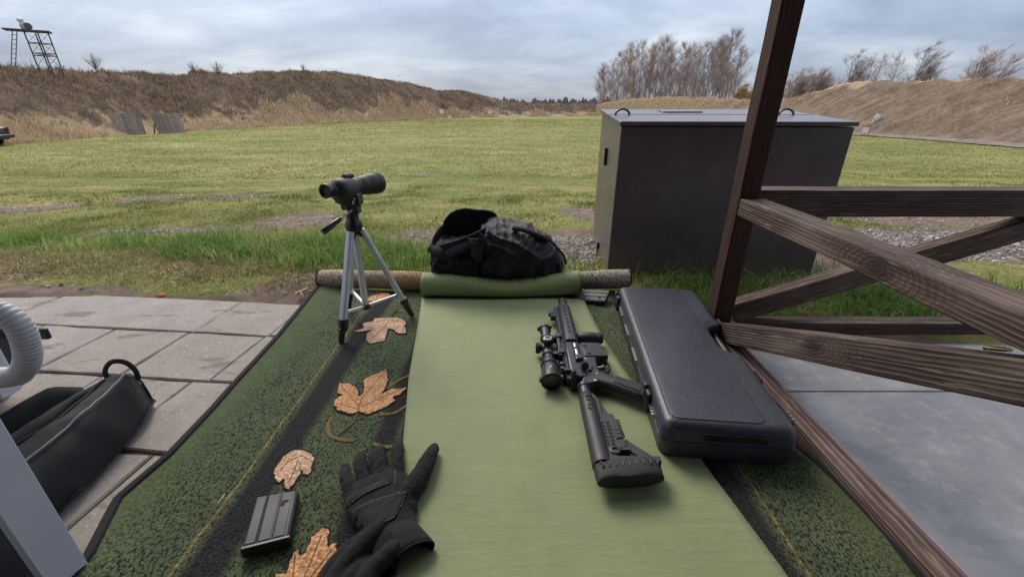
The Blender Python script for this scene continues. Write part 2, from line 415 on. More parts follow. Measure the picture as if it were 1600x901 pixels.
pav = bed.build('pavement', mat_joint, kind='structure')
rows = [(.0, .262, [-3.4, -3.1, -2.81, -2.52, -2.23, -1.94, -1.655, -1.10, -.855, -.29, .0, .29, .58, .87, 1.16, 1.45]),
        (.268, .268, None), (.541, .27, None), (.816, .27, None), (1.091, .27, None), (1.366, .27, None), (1.641, .27, None), (1.916, .27, None), (2.19, .27, None)]
offs = [0, -.30, -.055, -.21, .02, -.16, -.05, -.1, 0]
for ri, (b0, hb, js) in enumerate(rows):
    js = js or [offs[ri] + k * .292 for k in range(-11, 6)]
    if ri == 0: js = [-3.4 + .285 * k for k in range(6)] + [-1.69, -1.405 + .555 - .265 + .0, -.29, 0, .29, .58, .87, 1.16, 1.45]; js = sorted(js); js[7] = -1.11
    for a0, a1 in zip(js, js[1:]):
        m = MB(); g = .0018 + random.random() * .0016; z = random.uniform(-.002, .0)
        tl = (random.uniform(-.0015, .0015), random.uniform(-.0015, .0015)); n_ = 4
        def edge(p, q_):
            out = []
            for i in range(n_):
                t = i / n_; pp = p.lerp(q_, t)
                jt = (noise.noise((pp.x * 23, pp.y * 23, 3)) * .006)
                nrm = (q_ - p).normalized(); out.append(pp + Vector((-nrm.y, nrm.x, 0)) * jt)
            return out
        c4 = [(a0 + g, b0 + g), (a1 - g, b0 + g), (a1 - g, b0 + hb - g), (a0 + g, b0 + hb - g)]
        P = [lat(*p) for p in c4]; ring = []
        for i in range(4): ring += edge(P[i], P[(i + 1) % 4])
        cen = sum(ring, Vector()) / len(ring)
        top = [p + Vector((0, 0, z + tl[0] * (1 if p.x > cen.x else -1) - .004)) for p in ring]
        ins = [cen + (p - cen) * .975 + Vector((0, 0, z + tl[0] * (1 if p.x > cen.x else -1))) for p in ring]
        m.loft([[p + Vector((0, 0, -.03)) for p in ring], top, ins])
        m.build('slab', mat_slab, pav, smooth=False)
def conc_mat():
    s = SH('troweled_concrete'); v = s.mapv()
    a = s.noise(s.mapv((1.4, 2.2, 1), rot=(0, 0, .5)), 2.0, 6, .6, .6); b = s.noise(v, 24, 6, .7); str_ = s.noise(s.mapv((9, 40, 1), rot=(0, 0, .6)), 1, 4, .6)
    c = s.ramp(a, [(.32, (.255, .262, .282)), (.5, (.325, .332, .352)), (.66, (.41, .418, .438))])
    c = s.mix(s.ramp(b, [(.52, 0.0), (.72, .5)]), c, (.60, .60, .61))
    c = s.mix(s.ramp(str_, [(.5, 0.0), (.7, .35)]), c, (.215, .215, .23))
    pz = s.noise(v, 210, 3, .7); c = s.mix(s.ramp(pz, [(.62, 0.0), (.7, .5)]), c, (.17, .17, .18)); c = s.mix(s.ramp(pz, [(.3, .4), (.38, 0.0)]), c, (.62, .62, .63))
    s.set('Base Color', c); s.set('Roughness', s.math('MULTIPLY_ADD', b, .3, .45)); s.set('Specular IOR Level', .4)
    s.bump(b, .2, .002); return s.m
mat_conc = conc_mat()
for y0, y1 in ((.998, 1.262), (-3, .993)):
    MB().box((3.05, (y0 + y1) / 2, -.022), (4.7, y1 - y0, .04)).build('concrete_floor', mat_conc, kind='structure', bevel=.002)
MB().box((3.05, -.9, -.06), (4.7, 4.2, .03)).build('concrete_bed', mat_joint, kind='structure')

# --- berms: stations (base x, base y, crest x, crest y, crest z)
LB = [(-21.0, 2, -25, 2.5, 2.2), (-21.3, 8, -25.3, 9.5, 2.3), (-21.4, 12.7, -25.5, 15.1, 2.37), (-21.7, 16.6, -25.8, 19.7, 2.42), (-21.9, 18.9, -25.9, 22.4, 2.52), (-22.1, 21.9, -25.9, 25.7, 2.62), (-22.2, 25.7, -25.7, 29.8, 2.66), (-22.2, 28.1, -25.5, 32.3, 2.79), (-22.2, 30.4, -25.4, 34.8, 2.80), (-22.0, 31.5, -25.2, 36.0, 2.93), (-21.8, 32.4, -25.2, 37.6, 3.36), (-21.5, 33.4, -24.8, 38.6, 3.28), (-21.0, 35.0, -24.2, 40.3, 3.3), (-20.1, 38.1, -23.2, 44.0, 3.66), (-19.5, 40.2, -22.6, 46.7, 4.01), (-18.5, 43.4, -21.5, 50.4, 4.24), (-17.4, 47.1, -20.1, 54.5, 4.41), (-15.3, 54.1, -17.4, 61.2, 4.1), (-12.9, 60.9, -14.4, 67.7, 3.78), (-11.6, 62.9, -12.7, 69.1, 3.37), (-10.1, 65.1, -11.0, 70.6, 2.94), (-7.8, 68.6, -8.4, 74.5, 3.16), (-4.2, 74.0, -4.5, 79.8, 2.4), (0.0, 77.9, 0.0, 82.5, 1.63), (3.4, 81.2, 3.6, 85.5, 1.47), (7.1, 84.0, 7.4, 88.2, 1.36), (12.2, 86.3, 12.6, 90.4, 1.37), (17.5, 88.7, 18.2, 92.8, 1.39), (24, 91, 25, 95, 1.4)]
RB = [(13.2, 93.3, 13.7, 96.8, 1.05), (16.3, 88.8, 16.9, 92.2, 1.04), (17.0, 77.7, 18.0, 82.3, 1.64), (17.5, 70.6, 18.8, 75.8, 1.95), (18.0, 63.4, 19.4, 68.4, 1.9), (18.7, 52.8, 20.4, 57.5, 1.81), (19.3, 45.2, 21.0, 49.3, 1.53), (19.7, 39.5, 21.5, 43.1, 1.33), (19.9, 36.2, 21.8, 39.8, 1.32), (20.0, 33.8, 22.2, 37.4, 1.43), (20.0, 31.9, 22.5, 35.8, 1.6), (20.1, 30.5, 22.9, 34.8, 1.88), (20.1, 29.2, 23.3, 33.9, 2.16), (20.1, 28.1, 23.6, 33.0, 2.33), (20.1, 27.0, 23.7, 31.8, 2.31), (20.2, 25.5, 23.8, 30.2, 2.28), (20.4, 23.7, 24.2, 28.0, 2.19), (20.7, 22.1, 24.5, 26.2, 2.11), (20.6, 18.9, 24.6, 22.6, 2.01), (20.5, 17.7, 24.6, 21.1, 1.97), (20.2, 15.4, 24.4, 18.6, 1.93), (19.8, 12.2, 24.2, 14.9, 1.86), (19.8, 6, 24.4, 7.5, 1.8), (19.8, -2, 24.4, -2, 1.8)]
def berm(name, S, mat, step, amp, seed, ter):
    S = np.array(S, float); ln = np.concatenate([[0], np.cumsum(np.hypot(np.diff(S[:, 0]), np.diff(S[:, 1])))])
    t = np.arange(0, ln[-1], step); P = np.stack([np.interp(t, ln, S[:, k]) for k in range(5)], 1)
    for k in range(4):                                  # soften the kinks in plan
        c = np.pad(P[:, k], 3, 'edge'); P[:, k] = np.convolve(c, np.ones(7) / 7, 'valid')
    us = np.concatenate([np.linspace(-.12, 1, 30), [1.15, 1.4, 1.8, 2.4, 3.2]])
    U, _ = np.meshgrid(us, t); prof = np.interp(us, [-.12, 0, .15, .5, .85, 1, 1.15, 1.4, 1.8, 2.4, 3.2], [-.03, .0, .12, .52, .92, 1.0, 1.0, .97, .7, .2, 0])
    X = P[:, [0]] + (P[:, [2]] - P[:, [0]]) * us; Y = P[:, [1]] + (P[:, [3]] - P[:, [1]]) * us
    H = P[:, [4]] + .7; Z = -.7 + H * prof
    n = VN(seed); bm_ = np.clip(U * 5, 0, 1) * np.clip((3.2 - U), 0, 1)
    Z = Z + bm_ * amp * ((n.fbm(X * .9, Y * .9 + Z) - .5) * 1.3 + (n.fbm(X * 3.1 + 9, Y * 3.1 + Z * 2) - .5) * .7)
    Z = Z + bm_ * ter * (n.fbm(X * .35 + 50, Y * .35) - .5)
    a, b = X.shape; ix = np.arange(a * b).reshape(a, b)
    q = np.stack([ix[:-1, :-1], ix[:-1, 1:], ix[1:, 1:], ix[1:, :-1]], -1).reshape(-1, 4)
    np_mesh(name, np.stack([X, Y, Z], -1).reshape(-1, 3), q, np.full(len(q), 4), mat, kind='structure', attr={'up': np.clip(U, 0, 1.2).ravel()}, smooth=True)
    return X, Y, Z, U
def berm_mat(name, kind):
    s = SH(name); v = s.mapv(); up = s.attr('up')
    a = s.noise(v, 1.1, 6, .65); b = s.noise(v, 7, 6, .72); f = s.noise(v, 30, 4, .7)
    if kind == 'left':
        c = s.ramp(a, [(.3, (.125, .082, .06)), (.5, (.215, .148, .108)), (.7, (.31, .22, .155))])
        c = s.mix(s.ramp(b, [(.36, .7), (.5, 0.0)]), c, (.065, .05, .043))
        c = s.mix(s.ramp(s.noise(v, .5, 5), [(.5, 0.0), (.62, .5)]), c, (.085, .088, .045))
        k = s.math('ADD', up, s.math('MULTIPLY', s.math('SUBTRACT', s.noise(v, .45, 5, .6), .5), 1.1))
        c = s.mix(s.ramp(k, [(.22, .9), (.36, 0.0)]), c, (.50, .365, .225))
        c = s.mix(s.ramp(f, [(.66, 0.0), (.74, .5)]), c, (.33, .29, .25))
    else:
        st = s.noise(s.mapv((1, 1, 1), rot=(0, 0, 0)), 2.2, 6, .7)
        mp2 = s.n.new('ShaderNodeMapping'); mp2.inputs['Scale'].default_value = (.3, 1.9, .35); s.l.new(s.mapv((1, 1, 1), rot=(R(-48), 0, 0)), mp2.inputs[0]); dg = s.noise(mp2.outputs[0], 1.5, 6, .7)
        c = s.ramp(s.math('ADD', s.math('MULTIPLY', dg, .34), s.math('MULTIPLY', s.math('ADD', s.math('MULTIPLY', b, .5), s.math('MULTIPLY', a, .5)), .66)), [(.36, (.09, .064, .047)), (.48, (.185, .135, .098)), (.6, (.30, .23, .17))])
        z = s.sepxyz(v)
        sandn = s.math('ADD', s.math('MULTIPLY', up, .5), s.noise(s.mapv((.12, .12, .3), loc=(3, 1.3, 0)), 1.6, 4))
        sandn = s.math('ADD', sandn, s.ramp(s.math('MULTIPLY', z[1], .01), [(.235, -.5), (.26, 0.0), (.34, .02), (.37, -.5)])) if False else s.math('MULTIPLY', sandn, s.ramp(s.math('MULTIPLY', z[1], .01), [(.24, .8), (.27, 1.0), (.34, 1.0), (.37, .8)]))
        c = s.mix(s.ramp(sandn, [(.95, 0.0), (1.03, .75)]), c, (.46, .34, .215))
        far = s.ramp(s.math('MULTIPLY', z[1], .01), [(.42, 0.0), (.5, .75)])
        c = s.mix(far, c, s.ramp(b, [(.35, (.15, .11, .06)), (.65, (.34, .26, .15))]))
        c = s.mix(s.ramp(f, [(.68, 0.0), (.76, .55)]), c, (.42, .37, .32))
    s.set('Base Color', c); s.set('Roughness', .97); s.set('Specular IOR Level', .1)
    s.bump(s.math('ADD', b, s.math('MULTIPLY', f, .4)), 1.0, .12); return s.m
lbX, lbY, lbZ, lbU = berm('berm', LB, berm_mat('left_berm_soil', 'left'), .55, .38, 21, .35)
rbX, rbY, rbZ, rbU = berm('berm', RB, berm_mat('right_berm_soil', 'right'), .40, .36, 33, .25)

# ------------------------------------------------------------------ grasses (nobody could count them)
def blade_mat(name, stops, rough=.7, trans=.25):
    s = SH(name); r = s.attr('rnd'); h = s.attr('hgt')
    c = s.ramp(r, stops)
    s.set('Base Color', c); s.set('Roughness', rough); s.set('Specular IOR Level', .3)
    tr = s.n.new('ShaderNodeBsdfTranslucent'); s.l.new(c, tr.inputs[0])
    mx = s.n.new('ShaderNodeMixShader'); mx.inputs[0].default_value = trans
    s.l.new(s.p.outputs[0], mx.inputs[1]); s.l.new(tr.outputs[0], mx.inputs[2])
    s.l.new(mx.outputs[0], s.n['Material Output'].inputs[0]); return s.m
def blades(name, x, y, z, h, wdt, bend, mat, seed, kind='stuff', cat=None, label=None, lean=None, rnd=None):
    g = np.random.default_rng(seed); n = len(x); az = g.random(n) * 2 * np.pi; fa = g.random(n) * 2 * np.pi
    if lean is not None: az = lean + g.normal(0, .9, n)
    b = bend * (0.4 + 1.2 * g.random(n)) * h
    tip = np.stack([np.cos(az) * b, np.sin(az) * b, h * (1 - .25 * bend)], 1)
    mid = np.stack([np.cos(az) * b * .3, np.sin(az) * b * .3, h * .6], 1)
    sd = np.stack([np.cos(fa), np.sin(fa), np.zeros(n)], 1) * (wdt / 2)[:, None]
    base = np.stack([x, y, z], 1)
    V = np.stack([base - sd, base + sd, base + mid + sd * .75, base + mid - sd * .75, base + tip], 1).reshape(-1, 3)
    o = np.arange(n)[:, None] * 5
    quads = o + np.array([[0, 1, 2, 3]]); tris = o + np.array([[3, 2, 4]])
    ff = np.concatenate([quads, tris], 1).ravel(); sz = np.tile([4, 3], n)
    r = g.random(n) if rnd is None else rnd
    ob = np_mesh(name, V, ff, sz, mat, kind=kind, attr={'rnd': np.repeat(r, 5), 'hgt': np.tile([0, 0, .6, .6, 1], n)})
    return tag(ob, label, cat)
mat_tall = blade_mat('tall_grass', [(0, (.085, .17, .03)), (.4, (.165, .29, .06)), (.75, (.28, .38, .11)), (.9, (.45, .43, .2)), (1, (.56, .5, .3))], trans=.4)
mat_turf = blade_mat('turf', [(0, (.085, .12, .025)), (.35, (.17, .18, .04)), (.7, (.245, .245, .068)), (.9, (.37, .29, .12)), (1, (.46, .37, .19))])
mat_dry = blade_mat('dry_grass', [(0, (.10, .11, .03)), (.3, (.2, .17, .06)), (.65, (.30, .22, .10)), (1, (.44, .35, .20))])
mat_straw = blade_mat('straw', [(0, (.38, .265, .155)), (.5, (.58, .43, .275)), (1, (.70, .57, .40))], trans=.15)
mat_weed = blade_mat('weeds', [(0, (.105, .068, .05)), (.45, (.215, .142, .10)), (.8, (.36, .25, .155)), (1, (.23, .20, .10))], trans=.1)
def scatter(n, x0, x1, y0, y1, dens, seed):
    g = np.random.default_rng(seed); x = g.uniform(x0, x1, n); y = g.uniform(y0, y1, n)
    k = g.random(n) < dens(x, y); return x[k], y[k]
def gz(x, y):
    return zf(y) + (vn.fbm(x * 1.3, y * 1.3) - .5) * .05 - .004
def inbox(x, y):      # keep clear of the metal box, floor and rug
    u = (x - .5) * .996 + (y - 1.92) * -.087; v = (x - .5) * .087 + (y - 1.92) * .996
    b = (u > -.02) & (u < .96) & (v > -.015) & (v < .66)
    return b | ((x > -.90) & (x < .55) & (y < 1.785)) | ((x < -.85) & (y < 1.577 - .096 * (x + .85) + .02)) | ((x > .6) & (y < 1.345)) 
def tall_d(x, y):
    yl = np.interp(x, [-5, -3, -2.2, -1.5, -1, -.6, -.2, .3], [2.18, 2.20, 2.18, 1.98, 1.83, 1.79, 1.79, 1.79]); yh = np.interp(x, [-5, -3, -1.6, -.9, -.5, .3], [2.68, 2.66, 2.6, 2.55, 2.35, 2.2])
    l = sm((y - yl) / .12) * sm((yh - y) / .14) * (x < .35)
    r = ((x > .3) & (y < 2.13) & (y > 1.33)) * sm((2.15 - y) / .1) * sm((y - np.interp(x, [.3, .5, .8, 2.5], [1.78, 1.74, 1.36, 1.36])) / .05) * sm((np.interp(x, [.5, 1.43, 1.7, 2.2, 3], [2.2, 2.0, 1.85, 1.8, 1.85]) - y) / .12)
    cl = .12 + .75 * sm((vn2.fbm(x * 3.3, y * 3.3) - .36) / .25)
    return np.where(inbox(x, y), 0, np.clip((l + r) * cl, 0, 1))
x, y = scatter(56000, -4.6, 3.0, 1.34, 2.75, tall_d, 5)
g = np.random.default_rng(2); cl = vn.fbm(x * 4, y * 4)
hh = (.035 + .095 * g.random(len(x)) ** 1.3 + .06 * (cl - .3)) * np.where(x > .35, .82, 1.0)
blades('tall_grass', x, y, gz(x, y), hh, .0038 + .0038 * g.random(len(x)), .8, mat_tall, 6, rnd=np.clip(g.random(len(x)) * .75 + (cl - .5) * .7 + .05, 0, 1))
def dry_d(x, y):
    yl = 1.577 - .096 * (x + .85) + .03
    return np.where(inbox(x, y) | (x > -.8), 0, sm((y - yl) / .25) * sm((2.4 - y) / .2) * sm((vn.fbm(x * 3, y * 3) - .36) / .22))
x, y = scatter(34000, -4.4, -.8, 1.55, 2.45, dry_d, 15)
blades('dry_grass', x, y, gz(x, y), .016 + .035 * g.random(len(x)), .002 + .002 * g.random(len(x)), 1.25, mat_dry, 16)
def straw_d(x, y):
    yl = 1.577 - .096 * (x + .85) + .015
    return np.where(inbox(x, y), 0, np.where(x < -.8, sm((y - yl) / .03) * sm((2.2 - y) / .2), .5 * (y > 1.36) * (y < 2.2)) * sm((vn2.fbm(x * 5, y * 5) - .42) / .2))
x, y = scatter(9000, -4, 2.8, 1.36, 2.2, straw_d, 25)
blades('dead_straw', x, y, gz(x, y) + .012, .012 + .01 * g.random(len(x)), .0018 + .0012 * g.random(len(x)), 3.6, mat_straw, 26)
def turf_d(x, y):
    d = np.clip(1.15 - 1.15 * dirt(x, y), 0, 1); fall = np.interp(y, [2.2, 3.2, 5, 8, 14, 20], [1, 1, .75, .42, .22, .1])
    return np.where(inbox(x, y) | (y < 2.12), 0, d * fall * (.15 + 1.2 * sm((vn.fbm(x * 2.6, y * 1.8) - .3) / .4)))
px = np.random.default_rng(77)
yy = 2.1 * (18 / 2.1) ** px.random(420000); xx = (px.random(420000) * 2 - 1) * (yy * 1.28 + .8)
k = px.random(len(yy)) < turf_d(xx, yy) * np.interp(yy, [2.1, 4, 18], [.9, .8, 1.0]); x, y = xx[k], yy[k]
sc_ = np.interp(y, [2, 5, 18], [1, 1.35, 2.6])
cl = .45 * vn2.fbm(x * .8, y * .5) + .55 * vn.fbm(x * 3.4, y * 2.2); cl = .5 + (cl - .5) * 1.5
blades('turf', x, y, gz(x, y), (.008 + .022 * px.random(len(x)) + .05 * np.clip(.5 - cl, 0, .35)) * np.interp(y, [2, 18], [1, 1.9]), (.0022 + .002 * px.random(len(x))) * sc_, .9, mat_turf, 78, rnd=np.clip(px.random(len(x)) * .6 + (cl - .5) * 1.6 + .2, 0, 1))
yy = 9.0 * (60 / 9.0) ** px.random(150000); xx = (px.random(150000) * 2 - 1) * np.minimum(yy * 1.3, 21); cl = .5 * vn2.fbm(xx * .5, yy * .25) + .5 * vn.fbm(xx * 1.6, yy * .8); cl = .5 + (cl - .5) * 1.6
k = px.random(len(yy)) < np.clip(1.3 - 1.3 * dirt(xx, yy), 0, 1) * (.25 + sm((cl - .3) / .5)); x, y, c2 = xx[k], yy[k], cl[k]
blades('turf', x, y, gz(x, y), (.03 + .05 * px.random(len(x))) * np.interp(y, [9, 60], [.8, 1.5]), (.006 + .008 * px.random(len(x))) * np.interp(y, [9, 60], [1, 3.5]), .8, mat_turf, 79, rnd=np.clip(px.random(len(x)) * .7 + (c2 - .5) * 1.3 + .15, 0, 1))
# stones and brick crumbs on the gravel
def pebbles(name, n, dens, seed, x0, x1, y0, y1, r0, r1, mat):
    x, y = scatter(n, x0, x1, y0, y1, dens, seed); g = np.random.default_rng(seed + 1); n = len(x)
    base = np.array([(1, 0, 0), (-.5, .87, 0), (-.5, -.87, 0), (.3, .3, .8), (-.6, .1, .7), (.2, -.6, .75)]); F = [(0, 1, 3), (1, 4, 3), (1, 2, 4), (2, 5, 4), (2, 0, 5), (0, 3, 5), (3, 4, 5)]
    V = base[None] * (1 + .5 * (g.random((n, 6, 3)) - .5)); r = r0 + (r1 - r0) * g.random(n) ** 3
    a = g.random(n) * 6.28; ca, sa = np.cos(a), np.sin(a)
    V = np.stack([V[..., 0] * ca[:, None] - V[..., 1] * sa[:, None], V[..., 0] * sa[:, None] + V[..., 1] * ca[:, None], V[..., 2] * .8], -1) * r[:, None, None]
    V += np.stack([x, y, gz(x, y) - .002], -1)[:, None, :]
    f = (np.arange(n)[:, None, None] * 6 + np.array(F)[None]).reshape(-1)
    np_mesh(name, V.reshape(-1, 3), f, np.full(n * 7, 3), mat, kind='stuff', attr={'rnd': np.repeat(g.random(n), 6)})
def stone_mat(name, stops):
    s = SH(name); s.set('Base Color', s.ramp(s.attr('rnd'), stops)); s.set('Roughness', .85); return s.m
pebbles('gravel', 60000, lambda x, y: np.where(inbox(x, y), 0, np.maximum(gravel(x, y) * .9, .22 * sm((dirt(x, y) - .45) / .4))), 41, -4.6, 6, 1.7, 5.0, .004, .014, stone_mat('gravel_stone', [(0, (.09, .085, .08)), (.5, (.24, .215, .195)), (.85, (.42, .39, .36)), (1, (.60, .57, .53))]))
pebbles('brick_crumbs', 1400, lambda x, y: np.where(inbox(x, y), 0, np.maximum(1 - sm((np.hypot((x - .43) / .1, (y - 2.27) / .22) - .5) / .6), np.maximum(.5 * (1 - sm((np.hypot((x - 2.4) / .12, (y - 2.5) / .08) - .5) / .6)), .012))), 43, -3, 3.2, 1.75, 2.9, .005, .016, stone_mat('brick_crumb', [(0, (.40, .13, .06)), (.6, (.55, .22, .11)), (.9, (.60, .33, .2)), (1, (.62, .5, .4))]))
# vegetation on the berms
def on_berm(X, Y, Z, U, n, seed, wgt):
    g = np.random.default_rng(seed); a, b = X.shape
    W = wgt(X, Y, Z, U) * np.clip(1 - .6 * (np.hypot(X, Y) - 25) / 60, .15, 1); W = np.clip(W, 0, None)[:-1, :-1].ravel(); W = W * (np.diff(Y, axis=0)[:, :-1].ravel() ** 2 + np.diff(X, axis=0)[:, :-1].ravel() ** 2) ** .5 * np.abs(np.diff(U, axis=1)[:-1].ravel()) * 1
    c = g.choice(len(W), n, p=W / W.sum()); i, j = c // (b - 1), c % (b - 1); s, t = g.random(n), g.random(n)
    f = lambda A: (A[i, j] * (1 - s) * (1 - t) + A[i + 1, j] * s * (1 - t) + A[i, j + 1] * (1 - s) * t + A[i + 1, j + 1] * s * t)
    return f(X), f(Y), f(Z)
strip = lambda X, Y: .05 + 1.25 * np.clip(vn.fbm(X * .25 + 4, Y * .25) - .34, 0, 1)
vis = lambda X, Y: (Y > 8) * 1.0
x, y, z = on_berm(lbX, lbY, lbZ, lbU, 36000, 51, lambda X, Y, Z, U: vis(X, Y) * sm((strip(X, Y) - np.abs(U - .02)) / .16))
n = len(x); g = np.random.default_rng(52); far = np.clip(np.hypot(x, y) / 30, .8, 2.4)
azm = x / y; lim = np.interp(azm, [-.90, -.73], [34.2, 36.0]); k = ~((azm > -.905) & (azm < -.722) & (np.hypot(x, y) < lim)) ; x, y, z, far = x[k], y[k], z[k], far[k]; n = len(x)
blades('dry_reeds', x, y, z - .05, (.22 + .34 * g.random(n)) * np.where(vn2.fbm(x * .8, y * .8) > .5, 1.15, .7), (.018 + .014 * g.random(n)) * far, .4, mat_straw, 53)
x, y, z = on_berm(lbX, lbY, lbZ, lbU, 46000, 54, lambda X, Y, Z, U: vis(X, Y) * (U > .1) * (U < 1.25) * (.25 + sm((vn2.fbm(X * .6, Y * .6 + Z) - .35) / .3)) * sm((U - strip(X, Y) + .15) / .3))
n = len(x); far = np.clip(np.hypot(x, y) / 30, .8, 2.4)
blades('dead_weeds', x, y, z - .03, .10 + .30 * g.random(n) ** 2, (.018 + .018 * g.random(n)) * far, .55, mat_weed, 55)
x, y, z = on_berm(lbX, lbY, lbZ, lbU, 5200, 56, lambda X, Y, Z, U: vis(X, Y) * (U > .93) * (U < 1.2) * sm((vn.fbm(X * .5, Y * .5) - .35) / .2))
n = len(x); far = np.clip(np.hypot(x, y) / 30, .8, 2.4)
blades('crest_weeds', x, y, z - .03, .12 + .5 * g.random(n) ** 2.5, (.012 + .012 * g.random(n)) * far, .45, mat_weed, 57)
x, y, z = on_berm(rbX, rbY, rbZ, rbU, 15000, 58, lambda X, Y, Z, U: (Y > 8) * (U < 1.2) * ((Y > 42) * 1.6 + .22 * (U > .8) + .16 * sm((vn.fbm(X * .5, Y * .5) - .4) / .2) + .03))
n = len(x); far = np.clip(np.hypot(x, y) / 30, .8, 2.4)
blades('dry_reeds', x, y, z - .03, .1 + .3 * g.random(n) ** 2, (.014 + .012 * g.random(n)) * far, .6, mat_straw, 59)
# gravelly track along the foot of the right berm
tr = MB(); P = []
for i in range(60):
    yy_ = 6 + i * .5; bx = float(np.interp(yy_, np.array(RB)[::-1, 1], np.array(RB)[::-1, 0])) - .25
    P.append([(bx - .5 + .1 * noise.noise((yy_, 0, 0)), yy_, -.66), (bx - .1, yy_, -.6 + .05 * noise.noise((yy_ * 2, 3, 0))), (bx + .35, yy_, -.57)])
tr.grid(P).build('track', simple('track_gravel', (.22, .18, .15), .95, (.12, .10, .085), 3, .6, 40, .03), kind='structure', smooth=True)
# ================================================================== WOODEN RAILING
W_post = wood('stained_wood_post', (.022, .010, .008), (.060, .029, .023), (.13, .075, .058), 1.0, .3)
W_rail = wood('weathered_wood', (.030, .014, .011), (.098, .064, .054), (.36, .28, .235), 1.0, .7)
W_side = wood('weathered_wood_knot', (.030, .014, .011), (.098, .064, .054), (.38, .30, .25), 1.0, .75, [(.0, 0, 0, .11)] if False else [(-.56, -.0385, -.004, .085)])
W_brc = wood('brace_wood_knot', (.030, .014, .011), (.098, .064, .054), (.38, .30, .25), 1.0, .75, [(-.01, -.029, .006, .075)])
rl = thing('railing', 'dark brown weathered wooden railing with tall corner post and diagonal braces', 'railing', (.718, 1.3, 0))
wooden_beam('post', (.7185, 1.3, -.05), (.7185, 1.3, 2.6), .06, .057, W_post, rl, up=(0, 1, 0), seg=30)
wooden_beam('top_rail', (.749, 1.335, .476), (3.4, 1.335, .476), .075, .082, W_rail, rl, seg=24)
wooden_beam('bottom_rail', (.751, 1.325, .035), (3.4, 1.325, .035), .06, .045, W_rail, rl, seg=24)
wooden_beam('diagonal_brace', (.775, 1.335, .085), (1.72, 1.335, .41), .05, .07, W_rail, rl)
wooden_beam('side_rail', (.7285, 1.268, .4725), (.7285, -.9, .4725), .077, .051, W_side, rl, seg=24)
wooden_beam('diagonal_brace', (.7195, 1.24, .056), (.7195, .40, .440), .058, .066, W_brc, rl, up=(0, 0, 1))
wooden_beam('sill', (.717, 1.266, .024), (.717, -.9, .024), .052, .052, W_rail, rl, seg=24)
# brass case lying on the brace
M_brass = simple('brass', (.48, .36, .16), .38, metal=1)
ca = thing('cartridge_case', 'empty brass cartridge case lying on the sloping brace below the side rail', 'cartridge', (.71, .523, .424))
d_ = Vector((.0, -.84, .384)).normalized(); d_ = (d_ + Vector((.12, 0, 0))).normalized()
MB().lathe(Vector((.712, .545, .4185)) , d_, [(0, .0037), (.001, .0037), (.0013, .003), (.0022, .003), (.0026, .0037), (.024, .0035), (.0265, .0026), (.032, .0026)], 14).build('case_body', M_brass, ca, smooth=True)

# ================================================================== SHELTER ROOF (implied by the post) and back wall, unseen, added for their shade
sh = thing('added_shelter', 'unseen timber cover and rear wall, added to shade the firing point', 'added_shelter', (0, 0, 0))
MB().box((.4, -.55, 2.63), (7.0, 3.9, .06)).build('shade_roof', W_post, sh)
MB().box((.4, -2.3, 1.3), (6.8, .06, 2.6)).build('shade_wall', W_post, sh)
# ================================================================== METAL BOX
def paint(name, col, rough=.45, mud=False):
    s = SH(name); v = s.mapv(); a = s.noise(v, 5, 6, .6); b = s.noise(v, 90, 3, .6); st = s.noise(s.mapv((30, 30, 1.2)), 1, 4, .6)
    c = s.ramp(a, [(.3, tuple(x * .85 for x in col)), (.7, tuple(x * 1.15 for x in col))])
    c = s.mix(s.ramp(b, [(.7, 0.0), (.78, .25)]), c, (.3, .28, .27))
    c = s.mix(s.ramp(st, [(.58, 0.0), (.8, .28)]), c, (.20, .18, .17))
    if mud:         # dried mud splashed up from the ground
        z = s.sepxyz(v)[2]; k = s.math('ADD', s.math('MULTIPLY', z, -3.2), s.math('MULTIPLY', s.noise(v, 34, 6, .75), 1.5))
        c = s.mix(s.ramp(k, [(.05, 0.0), (.42, .65)]), c, (.21, .17, .14)); dst = s.noise(s.mapv((4, 4, 9)), 1.2, 6, .7); c = s.mix(s.ramp(dst, [(.52, 0.0), (.75, .3)]), c, (.22, .19, .18))
        rs = s.noise(v, 17, 6, .8); c = s.mix(s.ramp(rs, [(.70, 0.0), (.735, .7)]), c, (.16, .07, .04))
    s.set('Base Color', c); s.set('Roughness', s.math('MULTIPLY_ADD', a, .3, rough - .15)); s.bump(s.math('ADD', s.math('MULTIPLY', s.noise(v, 140, 2), .1), s.noise(v, 3.5, 3)), .10, .012); return s.m
M_box = paint('brown_paint', (.112, .090, .098), .30, True); M_dark = simple('dark_gap', (.01, .01, .01), .9); M_steel = simple('dull_steel', (.16, .15, .145), .5, metal=.7)
bx = thing('metal_box', 'large dark brown painted metal box with two lifting rings on its lid', 'metal box', (.468, 1.925, -.1), R(-3.2))
def bl(u, v, z): return Vector((u, v, z))      # box local: u right, v back
ZF, ZS, ZB = .795, .8165, .838       # local heights (base at -.1)
body = MB()
body.loft([[bl(0, 0, 0), bl(.965, 0, 0), bl(.965, .31, 0), bl(0, .31, 0)], [bl(0, 0, ZF - .02), bl(.965, 0, ZF - .02), bl(.965, .31, ZS - .02), bl(0, .31, ZS - .02)]])
body.build('body', M_box, bx, bevel=.004, world=False)
MB().loft([[bl(.003, .318, 0), bl(.942, .318, 0), bl(.942, .62, 0), bl(.003, .62, 0)], [bl(.003, .318, ZS - .02), bl(.942, .318, ZS - .02), bl(.942, .62, ZB - .018), bl(.003, .62, ZB - .018)]]).build('rear_body', M_box, bx, bevel=.004, world=False)
MB().box((.47, .314, .39), (.92, .02, .76)).build('seam', M_dark, bx, world=False)
